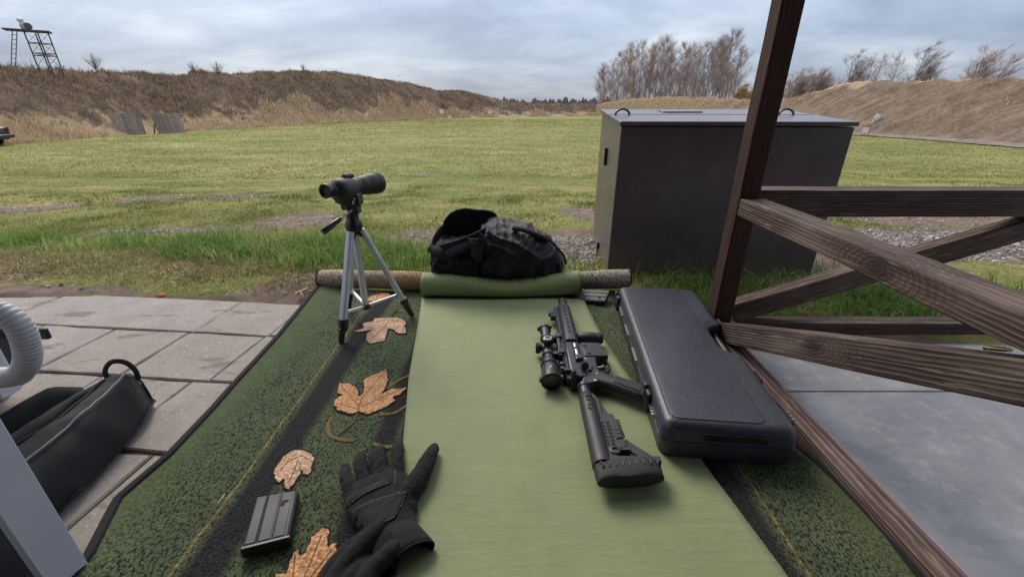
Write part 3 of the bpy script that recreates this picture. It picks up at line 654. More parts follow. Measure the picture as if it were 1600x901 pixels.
def lid(v0, z0, v1, z1, ov):
    m = MB(); m.loft([[bl(-ov, v0, z0 - .018), bl(.965 + ov, v0, z0 - .018), bl(.965 + ov, v1, z1 - .018), bl(-ov, v1, z1 - .018)], [bl(-ov, v0, z0), bl(.965 + ov, v0, z0), bl(.965 + ov, v1, z1), bl(-ov, v1, z1)]]); return m
lid(-.010, ZF + .002, .306, ZS + .002, .007).build('front_lid', M_box, bx, bevel=.003, world=False)
lid(.322, ZS + .004, .63, ZB + .004, .007).build('rear_lid', M_box, bx, bevel=.003, world=False)
MB().box((.38, .47, ZB - .004), (.20, .12, .006), Matrix.Rotation(R(4), 3, 'X').to_4x4()).build('top_plate', M_box, bx, bevel=.003, world=False)
for u in (.055, .83):
    m = MB(); pts = [(u - .036 + .072 * i / 14 if False else u - .036 * math.cos(math.pi * i / 14), .296, ZS - .006 + .034 * math.sin(math.pi * i / 14)) for i in range(15)]
    m.tube(pts, .0055, 8); m.build('lifting_ring', M_steel, bx, smooth=True, world=False)
for z in (.62, .12):
    MB().box((-.006, .312, z), (.014, .012, .085)).build('hinge', M_dark, bx, bevel=.002, world=False)
MB().box((.26, -.0015, .2), (.010, .003, .07)).build('scratch', simple('bare_scratch', (.13, .12, .115), .6), bx, world=False)

# ================================================================== RUG
def xl(y): return np.interp(y, [-.6, .3, .484, .56, .614, .733, 1.026, 1.488, 1.70], [-.70, -.715, -.738, -.775, -.80, -.79, -.814, -.838, -.852])
def xr(y): return np.interp(y, [-.6, .3, .472, .544, .66, .773, 1.0, 1.70], [.665, .672, .690, .698, .692, .676, .672, .56])
def rug_z(x, y):
    z = .007 + .0025 * math.sin(x * 9 + y * 5)
    el = x - float(xl(y)); er = float(xr(y)) - x
    z += .026 * math.exp(-(el / .09) ** 2) * float(np.interp(y, [.3, .45, .62, .9, 1.3, 1.7], [1, 1, .5, .12, .15, .9]))
    z += .016 * math.exp(-(er / .07) ** 2) * float(np.interp(y, [.35, .5, .7, .85], [1, 1, .9, 0]))
    return z
def rug_mat(name):
    s = SH(name); v = s.mapv(coord='World'); xyz = s.sepxyz(v)
    wob = s.math('MULTIPLY', s.math('SUBTRACT', s.noise(v, 6, 2), .5), .02)
    X = s.math('ADD', xyz[0], wob)
    ax = s.math('ABSOLUTE', s.math('ADD', X, .04))                 # the pattern mirrors about x = -0.04
    sp = s.noise(s.mapv((1.0, .5, 1), 'World'), 270, 2, .55)
    sp2 = s.voro(s.mapv((1.25, .7, 1), 'World'), 95)
    g = s.ramp(s.noise(v, 12, 4), [(.3, (.078, .100, .052)), (.7, (.118, .146, .078))])
    g = s.mix(s.ramp(sp, [(.42, .92), (.50, 0.0)]), g, (.014, .017, .014))
    edge = s.ramp(s.math('DIVIDE', ax, 1.0), [(.66, 0.0), (.74, .7)])
    sparse = s.ramp(sp2, [(.10, 1.0), (.2, 0.0)])
    plain = s.mix(sparse, s.ramp(s.noise(v, 25, 4), [(.3, (.092, .116, .054)), (.7, (.128, .154, .074))]), (.012, .013, .011))
    g = s.mix(edge, g, plain)
    def band(a, b, soft=.004):
        lo = s.math('SMOOTH_MIN', s.math('DIVIDE', s.math('SUBTRACT', ax, a), soft), 1.0, .1); hi = s.math('DIVIDE', s.math('SUBTRACT', b, ax), soft)
        n = s.math('MINIMUM', lo, hi); return s.ramp(n, [(0, 0.0), (1, 1.0)])
    stripe = s.ramp(s.noise(v, 260, 2), [(.4, (.011, .011, .013)), (.66, (.042, .042, .042))])
    g = s.mix(band(.455, .545, .02), g, stripe)
    g = s.mix(band(.236, .306, .02), g, stripe)
    gold = s.ramp(s.noise(v, 90, 2), [(.35, (.15, .09, .03)), (.6, (.36, .235, .085))])
    g = s.mix(s.math('MULTIPLY', band(.5495, .5555, .0018), s.ramp(s.noise(v, 120, 2), [(.36, .25), (.5, 1.0)])), g, gold)
    s.set('Base Color', g); s.set('Roughness', .95); s.set('Specular IOR Level', .1); s.set('Sheen Weight', .05)
    s.bump(s.math('ADD', s.noise(v, 330, 3), s.math('MULTIPLY', sp, 1.2)), .8, .006); return s.m
M_rug = rug_mat('rug_pile'); M_bind = fabric('rug_binding', (.012, .012, .015), .9, 400)
rug = thing('rug', 'dark green rug with orange leaf pattern under the yoga mat, far end rolled', 'rug', (-.05, 1.0, 0))
P = []
for i in range(121):
    y = -.5 + (1.70 + .5) * i / 120; a, b = float(xl(y)), float(xr(y)); r_ = []
    for j in range(91):
        x = a + (b - a) * j / 90; r_.append((x, y, rug_z(x, y)))
    P.append(r_)
m = MB(); m.grid(P); m.build('pile', M_rug, rug, smooth=True)
for nm, fx in (('binding', xl), ('binding', xr)):
    pts = []
    for i in range(90):
        y = -.5 + 2.2 * i / 89; x = float(fx(y)); pts.append((x, y, rug_z(x, y)))
    MB().tube(pts, .0095 if fx is xl else .0085, 8, flat=.75).build(nm, M_bind, rug, smooth=True)
# rolled far end: the woven back shows
def back_mat():
    s = SH('rug_back'); v = s.mapv(coord='World'); a = s.noise(s.mapv((1, .7, .7), 'World'), 120, 3, .65); b = s.noise(v, 8, 4)
    z = s.wave(s.mapv((1, 1, 1), 'World', rot=(0, R(35), 0)), 36, 9, 3, 3, 'BANDS', 'X')
    base = s.ramp(b, [(.35, (.30, .225, .155)), (.6, (.46, .36, .26))])
    xz = s.sepxyz(v); tan = s.ramp(s.math('ADD', s.math('ABSOLUTE', s.math('SUBTRACT', xz[0], -.46)), s.math('MULTIPLY', b, .1)), [(.1, 1.0), (.14, 0.0)])
    base = s.mix(tan, base, (.45, .27, .15))
    dk = s.ramp(s.math('ADD', s.math('MULTIPLY', z, .55), s.math('MULTIPLY', a, .55)), [(.46, 1.0), (.56, 0.0)])
    gry = s.ramp(xz[0], [(.25, 0.0), (.35, .75)])
    base = s.mix(gry, base, (.42, .395, .33))
    c = s.mix(s.math('MULTIPLY', dk, .8), base, (.045, .038, .033))
    s.set('Base Color', c); s.set('Roughness', .95); s.bump(a, .6, .004); return s.m
M_back = back_mat()
def rollpath(x): return (x, 1.738 - .018 * math.cos(x * 2.0) , .044 + .004 * math.sin(x * 7) + (.01 if x > .3 else 0) * (x - .3) / .2)
roll = MB(); roll.tube([rollpath(-.855 + 1.37 * i / 40) for i in range(41)], [.041 + .002 * math.sin(i * .7) for i in range(41)], 22, up=(0, 0, 1))
rp_ = roll.build('rolled_end', M_back, rug, smooth=True)
for x0, sg in ((-.857, -1), (.517, 1)):
    c0 = Vector(rollpath(x0))
    pts = []
    for i in range(50):
        an = -1.2 + i * .26; rr = .0425 - .00075 * i; pts.append(c0 + Vector((0, -rr * math.sin(an), rr * math.cos(an))) + Vector((sg * .002, 0, 0)))
    MB().tube(pts, .0058, 7).build('binding', M_bind, rug, smooth=True)
    MB().lathe(c0 + Vector((-sg * .003, 0, 0)), (sg, 0, 0), [(0, .039), (.004, .039)], 20).build('rolled_core', M_rug, rug)
MB().tube([Vector((float(xl(1.66 + .1 * i / 9)) - .004, 1.66 + .06 * i / 9, .012 + .06 * (i / 9) ** 2)) for i in range(10)], .007, 8).build('binding', M_bind, rug, smooth=True)
# leaf motifs: thicker, slightly raised tufts
def leaf_mat(name, c1, c2):
    s = SH(name); v = s.mapv(coord='World'); a = s.noise(v, 150, 3, .7); b = s.noise(v, 25, 3)
    c = s.ramp(a, [(.34, tuple(x * .8 for x in c1)), (.46, c1), (.62, c2)]); c = s.mix(s.ramp(b, [(.45, 0.0), (.7, .4)]), c, tuple(min(1, x * 1.2) for x in c2))
    s.set('Base Color', c); s.set('Roughness', .95); s.set('Specular IOR Level', .1); s.bump(a, 1.0, .006); return s.m
M_lo = leaf_mat('orange_pile', (.40, .20, .095), (.72, .43, .235)); M_lp = leaf_mat('peach_pile', (.44, .26, .17), (.76, .56, .41))
M_vein = simple('vein_pile', (.20, .085, .045), .95, bump=.5); M_out = simple('outline_pile', (.012, .012, .012), .95, bump=.5); M_gold = simple('gold_pile', (.20, .13, .035), .95, (.10, .075, .022), 120, .5)
LEAVES = [
 (M_lp, [(-.571, 1.323), (-.54, 1.348), (-.556, 1.387), (-.523, 1.403), (-.523, 1.427), (-.475, 1.43), (-.433, 1.432), (-.402, 1.403), (-.394, 1.379), (-.399, 1.367), (-.385, 1.341), (-.379, 1.312), (-.407, 1.312), (-.432, 1.341), (-.452, 1.348), (-.448, 1.305), (-.44, 1.263), (-.463, 1.25), (-.487, 1.239), (-.51, 1.277), (-.517, 1.312), (-.505, 1.341), (-.536, 1.326)],
  [[(-.462, 1.427), (-.471, 1.348), (-.489, 1.256)], [(-.472, 1.419), (-.538, 1.379)], [(-.466, 1.411), (-.405, 1.395)]], [(-.463, 1.43), (-.466, 1.469), (-.453, 1.513)]),
 (M_lo, [(-.388, 1.087), (-.367, 1.033), (-.364, .99), (-.37, .963), (-.346, .987), (-.302, .994), (-.317, .963), (-.332, .954), (-.322, .937), (-.341, .908), (-.363, .892), (-.381, .881), (-.406, .895), (-.423, .882), (-.447, .892), (-.464, .899), (-.479, .916), (-.487, .939), (-.473, .965), (-.489, .967), (-.498, .99), (-.505, 1.015), (-.475, 1.013), (-.453, .999), (-.436, .976), (-.433, .958), (-.423, .954), (-.419, .976), (-.438, 1.033), (-.428, 1.048), (-.404, 1.068)],
  [[(-.409, .895), (-.416, .941), (-.388, 1.078)], [(-.41, .908), (-.495, 1.004)], [(-.41, .908), (-.312, .99)], [(-.41, .899), (-.476, .924)]], [(-.409, .888), (-.406, .85), (-.43, .804)]),
 (M_lp, [(-.527, .692), (-.532, .715), (-.529, .738), (-.517, .757), (-.499, .76), (-.477, .752), (-.46, .738), (-.452, .715), (-.449, .697), (-.451, .686), (-.461, .692), (-.475, .703), (-.469, .688), (-.47, .667), (-.474, .649), (-.486, .655), (-.494, .671), (-.5, .679), (-.504, .667), (-.513, .671)],
  [[(-.517, .70), (-.512, .725), (-.49, .742), (-.465, .73)], [(-.482, .665), (-.485, .70), (-.492, .73)]], [(-.498, .762), (-.51, .782), (-.531, .803)]),
 (M_lo, [(-.362, .561), (-.352, .557), (-.346, .537), (-.343, .522), (-.337, .522), (-.327, .53), (-.322, .513), (-.32, .493), (-.318, .468), (-.314, .42), (-.33, .36), (-.38, .35), (-.40, .40), (-.415, .445), (-.408, .474), (-.392, .474), (-.397, .496), (-.398, .51), (-.391, .516), (-.385, .507), (-.379, .506), (-.374, .519), (-.377, .54)],
  [[(-.36, .545), (-.358, .48), (-.362, .38)], [(-.392, .505), (-.36, .42)], [(-.33, .515), (-.36, .43)]], [(-.362, .36), (-.36, .30)]),
 (M_lo, [(-.615, 1.60), (-.60, 1.64), (-.575, 1.665), (-.545, 1.67), (-.525, 1.65), (-.528, 1.615), (-.55, 1.585), (-.585, 1.58)], [[(-.57, 1.585), (-.575, 1.665)]], [(-.572, 1.67), (-.575, 1.69)]),
 (M_lp, [(.395, 1.02), (.41, 1.05), (.43, 1.04), (.425, 1.0), (.405, .99)], [[(.41, .995), (.415, 1.045)]], [(.405, .99), (.395, .975)]),
]
def poly_fill(poly, step=.005, jit=.0021):
    """outline resampled with a shaggy edge"""
    out = []
    for i in range(len(poly)):
        a = Vector((*poly[i], 0)); b = Vector((*poly[(i + 1) % len(poly)], 0)); n = max(1, int((b - a).length / step))
        for k in range(n):
            p = a.lerp(b, k / n); out.append((p.x + random.uniform(-jit, jit), p.y + random.uniform(-jit, jit)))
    return out
def grow(poly, d):
    n = len(poly); out = []
    ar = sum(poly[i][0] * poly[(i + 1) % n][1] - poly[(i + 1) % n][0] * poly[i][1] for i in range(n)); sg = 1 if ar > 0 else -1
    for i in range(n):
        p, q_, r_ = Vector((*poly[i - 1], 0)), Vector((*poly[i], 0)), Vector((*poly[(i + 1) % n], 0))
        t = ((q_ - p).normalized() + (r_ - q_).normalized())
        t = t.normalized() if t.length > 1e-6 else (r_ - q_).normalized()
        out.append((q_.x + sg * t.y * d, q_.y - sg * t.x * d))
    return out
for mt, poly, veins, stem in LEAVES:
    ctr = (sum(p[0] for p in poly) / len(poly), sum(p[1] for p in poly) / len(poly)); z0 = rug_z(*ctr)
    f = poly_fill(poly)
    lf = MB().prism(f, z0 - .004, z0 + .0032).build('leaf_motif', mt, rug)
    MB().prism(poly_fill(grow(poly, .004), .008, .0008), z0 - .006, z0 + .0022).build('outline', M_out, lf)
    for vv in veins:
        MB().tube([Vector((a, b, z0 + .0028)) for a, b in vv], .0012, 6).build('vein', M_vein, lf)
    MB().tube([Vector((a, b, z0 + .0015)) for a, b in stem], .0019, 6, flat=.6).build('stem', M_vein if mt is M_lo else M_out, lf)
SW = [[(-.468, .876), (-.469, .846), (-.452, .81), (-.421, .793), (-.382, .787)], [(-.349, .88), (-.309, .888), (-.28, .924)], [(-.333, .777), (-.307, .767), (-.283, .767)], [(-.358, .99), (-.334, 1.033), (-.30, 1.063)], [(-.45, 1.50), (-.40, 1.52), (-.37, 1.515)], [(-.47, 1.49), (-.42, 1.50), (-.385, 1.48)]]
def smooth_path(p, k=5):
    P_ = [Vector((*q_, 0)) if len(q_) == 2 else Vector(q_) for q_ in p]; out = []
    for i in range(len(P_) - 1):
        a, b, c, d = P_[max(i - 1, 0)], P_[i], P_[i + 1], P_[min(i + 2, len(P_) - 1)]
        for j in range(k):
            t = j / k; out.append(.5 * ((2 * b) + (c - a) * t + (2 * a - 5 * b + 4 * c - d) * t * t + (3 * b - a - 3 * c + d) * t ** 3))
    return out + [P_[-1]]
for p in SW:
    pts = [Vector((q_.x, q_.y, rug_z(q_.x, q_.y) + .0005)) for q_ in smooth_path(p)]
    MB().tube(pts, [.0045 + .0015 * random.random() for _ in pts], 6, flat=.5).build('tendril', M_gold, rug)

# ================================================================== YOGA MAT
def mat_mat():
    s = SH('mat_foam'); v = s.mapv(coord='World'); a = s.noise(v, 3.5, 5, .6); f = s.noise(v, 300, 2)
    wv = s.wave(s.mapv((1, 1, 1), 'World'), 95, .6, 2, 1, 'BANDS', 'X')
    rub = s.noise(s.mapv((5, 1.3, 1), 'World'), 2, 4, .6)
    c = s.ramp(a, [(.3, (.202, .236, .12)), (.7, (.256, .29, .153))])
    c = s.mix(s.ramp(rub, [(.52, 0.0), (.75, .35)]), c, (.195, .225, .105))
    c = s.mix(s.ramp(s.noise(v, 46, 4, .75), [(.72, 0.0), (.76, .55)]), c, (.12, .12, .06))
    c = s.mix(s.ramp(s.noise(s.mapv((1, 5, 1), 'World'), 9, 6, .75), [(.56, 0.0), (.7, .4)]), c, (.30, .33, .19))
    c = s.mix(s.ramp(s.noise(s.mapv((2.4, 2, 1), 'World', loc=(2, 1, 0)), 2.6, 6, .7), [(.55, 0.0), (.72, .4)]), c, (.155, .18, .08))
    s.set('Base Color', c); s.set('Roughness', s.math('MULTIPLY_ADD', a, .35, .5)); s.set('Specular IOR Level', .3)
    s.bump(s.math('ADD', s.math('ADD', s.math('MULTIPLY', wv, .3), s.math('MULTIPLY', s.noise(s.mapv((1, 6, 1), 'World'), 12, 4, .6), 1.6)), s.math('MULTIPLY', f, .6)), .45, .0026); return s.m
M_mat = mat_mat()
def mat_roll_mat():
    s = SH('mat_foam_ribbed'); v = s.mapv(coord='World'); wv = s.wave(v, 34, .4, 2, 1, 'BANDS', 'X'); a = s.noise(v, 5, 5, .6)
    c = s.ramp(a, [(.3, (.205, .245, .10)), (.7, (.26, .30, .135))]); c = s.mix(s.math('MULTIPLY', wv, .3), c, (.12, .15, .055))
    s.set('Base Color', c); s.set('Roughness', .6); s.set('Specular IOR Level', .3); s.bump(wv, .5, .003); return s.m
M_matr = mat_roll_mat()
ym = thing('yoga_mat', 'long olive green ribbed yoga mat, far end rolled up under the black duffel bag', 'mat', (0, 1.0, .01))
def ml(y): return np.interp(y, [-.5, .30, .472, .661, 1.026, 1.244, 1.595], [-.15, -.175, -.21, -.239, -.304, -.331, -.378])
def mr(y): return np.interp(y, [-.5, .30, .472, .661, .773, 1.026, 1.244, 1.595], [.50, .488, .469, .437, .422, .350, .319, .300])
P = []
for i in range(100):
    y = -.45 + (1.60 + .45) * i / 99; a, b = float(ml(y)), float(mr(y)); r_ = []
    for j in range(40):
        x = a + (b - a) * j / 39; z = max(rug_z(x, y), rug_z(x, y)) + .0075
        z += .0045 * noise.noise((x * 4, y * 3, 0)) + .0022 * noise.noise((x * 3, y * 11, 4)) + .004 * (noise.noise((x * 9, y * 2, 3)) if abs(j - 20) > 14 else 0)
        r_.append((x, y, z))
    P.append(r_)
MB().grid(P).build('sheet', M_mat, ym, smooth=True, solid=.006)
def sag(x): return .5 * (math.cos(max(-1, min(1, (x + .02) / .27)) * math.pi) + 1)
mm_ = MB(); rings = []
for i in range(49):
    x = -.379 + .663 * i / 48; sg = sag(x); r0 = .0475; ring = []
    cy, cz = 1.643 - .004 * sg + .02 * max(0, x - .1), .06 - .012 * sg + (.012 * max(0, x - .2) / .08)
    for j in range(28):
        an = 2 * math.pi * j / 28; zz = cz + r0 * math.cos(an) * (1 - .28 * sg) ; ring.append((x, cy + r0 * math.sin(an) * (1 + .12 * sg), max(.0155, zz)))
    rings.append(ring)
mm_.loft(rings, caps=False)
mm_.build('rolled_end', M_matr, ym, smooth=True, solid=.005)
for x0, sg in ((-.377, -1), (.282, 1)):
    pts = [Vector((x0, 1.645 + (.041 - .0011 * i) * math.sin(i * .5), .061 + (.041 - .0011 * i) * math.cos(i * .5))) for i in range(34)]
    m = MB(); m.grid([[p, p + Vector((-sg * .12, 0, 0))] for p in pts]); m.build('inner_turn', M_mat, ym, smooth=True, solid=.005)
# ================================================================== HARD CASE
def rubber(name, col, rough=.5, b=.25, sc=700): return simple(name, col, rough, tuple(c * .8 for c in col), 25, b, sc, .0015)
M_case = SH('case_plastic'); s = M_case; v = s.mapv(); f_ = s.noise(v, 330, 2)
cc = s.mix(s.ramp(s.noise(s.mapv((40, 3, 3)), 1, 4, .7), [(.66, 0.0), (.74, .5)]), s.ramp(s.noise(v, 8, 5), [(.3, (.027, .029, .039)), (.7, (.038, .041, .054))]), (.075, .075, .085))
cc = s.mix(s.ramp(f_, [(.5, 0.0), (.66, .75)]), cc, (.085, .088, .105)); s.set('Base Color', cc); s.set('Roughness', s.math('MULTIPLY_ADD', f_, .2, .30)); s.set('Specular IOR Level', .55); s.bump(f_, .5, .0016); M_case = s.m
M_blk = simple('black_plastic', (.016, .016, .019), .4, bump=.1); M_gloss = simple('black_gloss', (.012, .012, .014), .22)
M_pin = simple('bright_pin', (.55, .55, .56), .35, metal=.8)
M_alu = simple('silver_aluminium', (.62, .64, .68), .42, (.52, .54, .58), 20, metal=.35)
hc = thing('rifle_case', 'closed black hard plastic carrying case lying beside the railing', 'hard case', (.519, 1.104, .012), R(-5.8))
def offset(poly, d):
    n = len(poly); out = []
    for i in range(n):
        p, q_, r_ = Vector((*poly[i - 1], 0)), Vector((*poly[i], 0)), Vector((*poly[(i + 1) % n], 0))
        a = (q_ - p).normalized(); b = (r_ - q_).normalized(); na_ = Vector((a.y, -a.x, 0)); nb_ = Vector((b.y, -b.x, 0))
        m = na_ + nb_; m = m / max(.3, m.dot(na_)) if m.length > 1e-6 else na_
        out.append((q_.x + m.x * d, q_.y + m.y * d))
    return out
def rrect(x0, y0, x1, y1, r, k=5):
    out = []
    for cx_, cy_, a0 in ((x1 - r, y0 + r, -90), (x1 - r, y1 - r, 0), (x0 + r, y1 - r, 90), (x0 + r, y0 + r, 180)):
        for i in range(k + 1):
            a = R(a0 + 90 * i / k); out.append((cx_ + r * math.cos(a), cy_ + r * math.sin(a)))
    return out
# local: x across (right +), y along (far +); notch for the handle on the right side
base = rrect(-.147, -.395, .147, .395, .028)
ri = next(i for i, p in enumerate(base) if p[0] > .1469 and p[1] > 0)
notch = [(.147, -.066), (.112, -.054), (.100, -.028), (.100, .070), (.112, .096), (.147, .108)]
outl = base[:ri] + notch + base[ri:]
def shell(layers):
    return [[(x, y, z) for x, y in offset(outl, d)] for z, d in layers]
MB().loft(shell([(.0, -.016), (.004, -.008), (.012, -.003), (.048, .0), (.0545, 0), (.0555, -.0035)])).build('bottom_shell', M_case, hc, smooth=True, world=False)
MB().loft(shell([(.0555, -.0035), (.0575, .0), (.082, -.003), (.093, -.0075), (.099, -.014), (.1012, -.0215), (.1016, -.0235), (.1016, -.0245)])).build('top_shell', M_case, hc, smooth=True, world=False)
# raised panel left of the groove
pan = rrect(-.128, -.374, .082, .376, .022)
MB().loft([[(x, y, .100) for x, y in pan], [(x, y, .1035) for x, y in offset(pan, -.002)], [(x, y, .1045) for x, y in offset(pan, -.006)]]).build('raised_panel', M_case, hc, smooth=True, world=False)
MB().tube([(.128, -.075, .055), (.131, -.05, .056), (.132, .02, .056), (.131, .095, .055), (.128, .115, .055)], [.010, .0095, .009, .0095, .010], 12).build('handle', M_case, hc, smooth=True, world=False)
for yy_ in (.25, .155, -.155, -.315):
    m = MB(); m.box((.151, yy_, .060), (.012, .048, .046)); m.box((.158, yy_, .072), (.006, .04, .014)); m.build('latch', M_blk, hc, bevel=.003, world=False)
    for k in (-.011, .0, .011): MB().box((.1585, yy_ + k, .083), (.006, .005, .004)).build('latch_pin', M_pin, hc, world=False)
for yy_ in (.335, -.245):
    m = MB(); m.box((-.151, yy_, .058), (.010, .055, .056)); m.box((-.154, yy_ + .012, .088), (.012, .022, .012)); m.build('hinge_clip', M_blk, hc, bevel=.003, world=False)
for y0 in (.215, .075, -.075, -.31):
    m = MB()
    for k in range(7): m.box((-.1495, y0 + k * .011, .0585), (.0045, .006, .0045))
    m.build('hinge_teeth', M_pin, hc, world=False)
MB().loft([[(-.055, -.3975, .066), (.075, -.3975, .066), (.075, -.3975, .083), (-.055, -.3975, .083)], [(-.055, -.388, .066), (.075, -.388, .066), (.075, -.388, .0835), (-.055, -.388, .0835)]]).build('label_recess', M_gloss, hc, bevel=.001, world=False)

# ================================================================== RIFLE   local x along bore to the muzzle, y "down" of the rifle (to the right), z up
M_gun = simple('anodised_black', (.044, .046, .054), .38, (.033, .034, .040), 40, .1, 500, metal=.3, wear=.12)
M_poly = simple('black_polymer', (.024, .024, .028), .5, (.019, .019, .022), 50, .25, 600)
M_rub = simple('black_rubber', (.018, .018, .020), .68, bump=.3, bscale=500)
M_ins = simple('deep_black', (.004, .004, .004), .8)
M_lens = simple('lens_glass', (.012, .014, .022), .08, spec=.9)
rf = thing('rifle', 'black short barrelled rifle with telescopic sight lying on the green yoga mat', 'rifle', (.195, .66, .049), R(89.4))
# root x axis points along the bore; root y then points left, so "down" (right) is -y
def g_(s_, t_, n_=0.0): return (s_, -t_, n_)
def gp(name, m, mat, par=rf, **k):
    return m.build(name, mat, par, world=False, **k)
def gbox(m, s0, s1, t0, t1, n0, n1): return m.box(((s0 + s1) / 2, -(t0 + t1) / 2, (n0 + n1) / 2), (s1 - s0, t1 - t0, n1 - n0))
def gprism(m, poly, n0, n1): return m.prism([(a, -b) for a, b in poly], n0, n1)
gp('muzzle_device', MB().lathe(g_(.758, -.006), (1, 0, 0), [(0, .010), (.002, .0135), (.012, .0145), (.014, .0125), (.020, .0125), (.022, .0165), (.080, .0165), (.083, .015), (.088, .013), (.0885, .007), (.07, .0065)], 24, caps=False), M_gun, smooth=True)
gp('barrel', MB().lathe(g_(.49, -.006), (1, 0, 0), [(0, .009), (.30, .009)], 14), M_gun, smooth=True)
# handguard: eight sided tube
hg = MB(); rings = []
for s0 in (.505, .507, .766, .770):
    k = .92 if s0 in (.505, .770) else 1
    rings.append([g_(s0, -.010 + k * a, k * b) for a, b in [(-.026, -.011), (-.013, -.024), (.013, -.024), (.024, -.012), (.024, .012), (.013, .024), (-.013, .024), (-.026, .011)]])
hg.loft(rings); hgo = gp('handguard', hg, M_gun, bevel=.0015)
sl = MB()
for i in range(7):
    s0 = .545 + i * .031; gbox(sl, s0, s0 + .020, -.014, -.006, .0225, .0243)
    M1 = Matrix.Rotation(R(-45), 4, 'X')
    sl.box(g_(s0 + .010, .0085 , .0185), (.020, .008, .0016), Matrix.Rotation(R(-47), 4, 'X') if False else Matrix.Rotation(R(-47), 3, 'X').to_4x4())
    sl.box(g_(s0 + .010, -.0295, .0180), (.020, .007, .0016), Matrix.Rotation(R(45), 3, 'X').to_4x4())
gp('slot_inlays', sl, M_ins, hgo)  # flat black inlays: the dark inside the slots is put into colour
rail = MB(); gbox(rail, .312, .768, -.0405, -.034, -.0085, .0085)
for i in range(45): gbox(rail, .314 + i * .0101, .3195 + i * .0101, -.046, -.0404, -.0105, .0105)
gp('top_rail', rail, M_gun, bevel=.0006, seg=1)
up_ = MB(); gbox(up_, .312, .505, -.034, .013, -.017, .017); upo = gp('upper_receiver', up_, M_gun, bevel=.007, seg=3)
gp('ejection_port', gbox(MB(), .418, .492, -.012, .009, .0160, .0178), M_ins, upo)
gp('bolt_carrier', MB().lathe(g_(.420, -.002, .009), (1, 0, 0), [(0, .0095), (.035, .0098), (.036, .0085), (.046, .0085), (.047, .0098), (.070, .0098)], 16), M_pin, upo, smooth=True)
gp('brass_deflector', gprism(MB(), [(.385, -.012), (.415, -.012), (.412, .012), (.392, .012)], .014, .027), M_gun, upo, bevel=.004)
m = MB(); m.lathe(Vector(g_(.372, .006, .014)), Vector((-.82, -.06, .5)), [(0, .0105), (.022, .0105), (.026, .0085), (.027, .011), (.036, .011), (.0375, .009)], 18); gp('forward_assist', m, M_gun, upo, smooth=True)
m = MB(); gbox(m, .305, .33, -.032, -.016, -.022, .026); gbox(m, .305, .318, -.034, -.022, -.032, .038); gp('charging_handle', m, M_gun, bevel=.003)
lo = MB(); gprism(lo, [(.492, .010), (.490, .074), (.420, .088), (.414, .052), (.360, .048), (.352, .052), (.300, .046), (.286, .018), (.286, -.012), (.33, .008)], -.0145, .0145)
loo = gp('lower_receiver', lo, M_gun, bevel=.004, seg=3)
gp('magazine_well', gprism(MB(), [(.497, .018), (.494, .070), (.4935, .077), (.420, .0905), (.4165, .088), (.418, .02)], -.0178, .0178), M_gun, loo, bevel=.003)
m = MB(); gbox(m, .428, .438, .028, .04, .0155, .0205); gp('magazine_release', m, M_gun, loo, bevel=.0015)
m = MB(); gbox(m, .468, .480, .022, .034, .0168, .0188); gp('takedown_mark', m, M_ins, loo)
m = MB(); m.lathe(g_(.345, .024, .0145), (0, 0, 1), [(0, .006), (.004, .006), (.005, .004)], 14); m.box(g_(.353, .027, .0185), (.022, .006, .004), Matrix.Rotation(R(-30), 3, 'Z').to_4x4()); gp('selector', m, M_gun, loo, smooth=False, bevel=.001)
for ps, pt, pr0 in ((.298, .030, .004), (.405, .020, .003), (.33, .040, .003)): gp('pin', MB().lathe(g_(ps, pt, .0140), (0, 0, 1), [(0, pr0), (.0016, pr0)], 12), M_pin, loo)
m = MB(); m.tube([g_(*p) for p in [(.418, .072), (.412, .086), (.395, .089), (.370, .086), (.352, .076), (.348, .055)]], .0035, 8, flat=1.6); gp('trigger_guard', m, M_gun, loo, smooth=True)
m = MB(); m.tube([g_(*p) for p in [(.384, .045), (.381, .058), (.386, .068), (.393, .073)]], [.003, .0032, .003, .0022], 8); gp('trigger', m, M_pin, loo, smooth=True)
grp = MB(); rings = []
for (s0, t0, wd, th) in [(.325, .040, .036, .015), (.318, .056, .027, .0155), (.304, .080, .0235, .0165), (.288, .105, .0235, .0165), (.273, .130, .025, .0165), (.259, .152, .026, .016), (.256, .158, .024, .0145)]:
    ax = Vector((-.45, -.89, 0)).normalized(); pr_ = Vector((ax.y, -ax.x, 0)); c0 = Vector(g_(s0, t0)); ring = []
    for j in range(20):
        a = 2 * math.pi * j / 20; ca_, sa_ = math.cos(a), math.sin(a); e_ = .7
        ring.append(c0 + pr_ * wd * math.copysign(abs(ca_) ** e_, ca_) + Vector((0, 0, 1)) * th * math.copysign(abs(sa_) ** e_, sa_))
    rings.append(ring)
grp.loft(rings); gro = gp('pistol_grip', grp, M_poly, smooth=True)
ax = Vector((-.45, -.89, 0)).normalized(); pr_ = Vector((ax.y, -ax.x, 0))
pl = [Vector(g_(.304, .085)) + pr_ * .016 , Vector(g_(.304, .085)) - pr_ * .016, Vector(g_(.264, .148)) - pr_ * .018, Vector(g_(.264, .148)) + pr_ * .018]
gp('grip_panel', MB().prism([(p.x, p.y) for p in pl], .0145, .0172), M_rub, gro, bevel=.002)
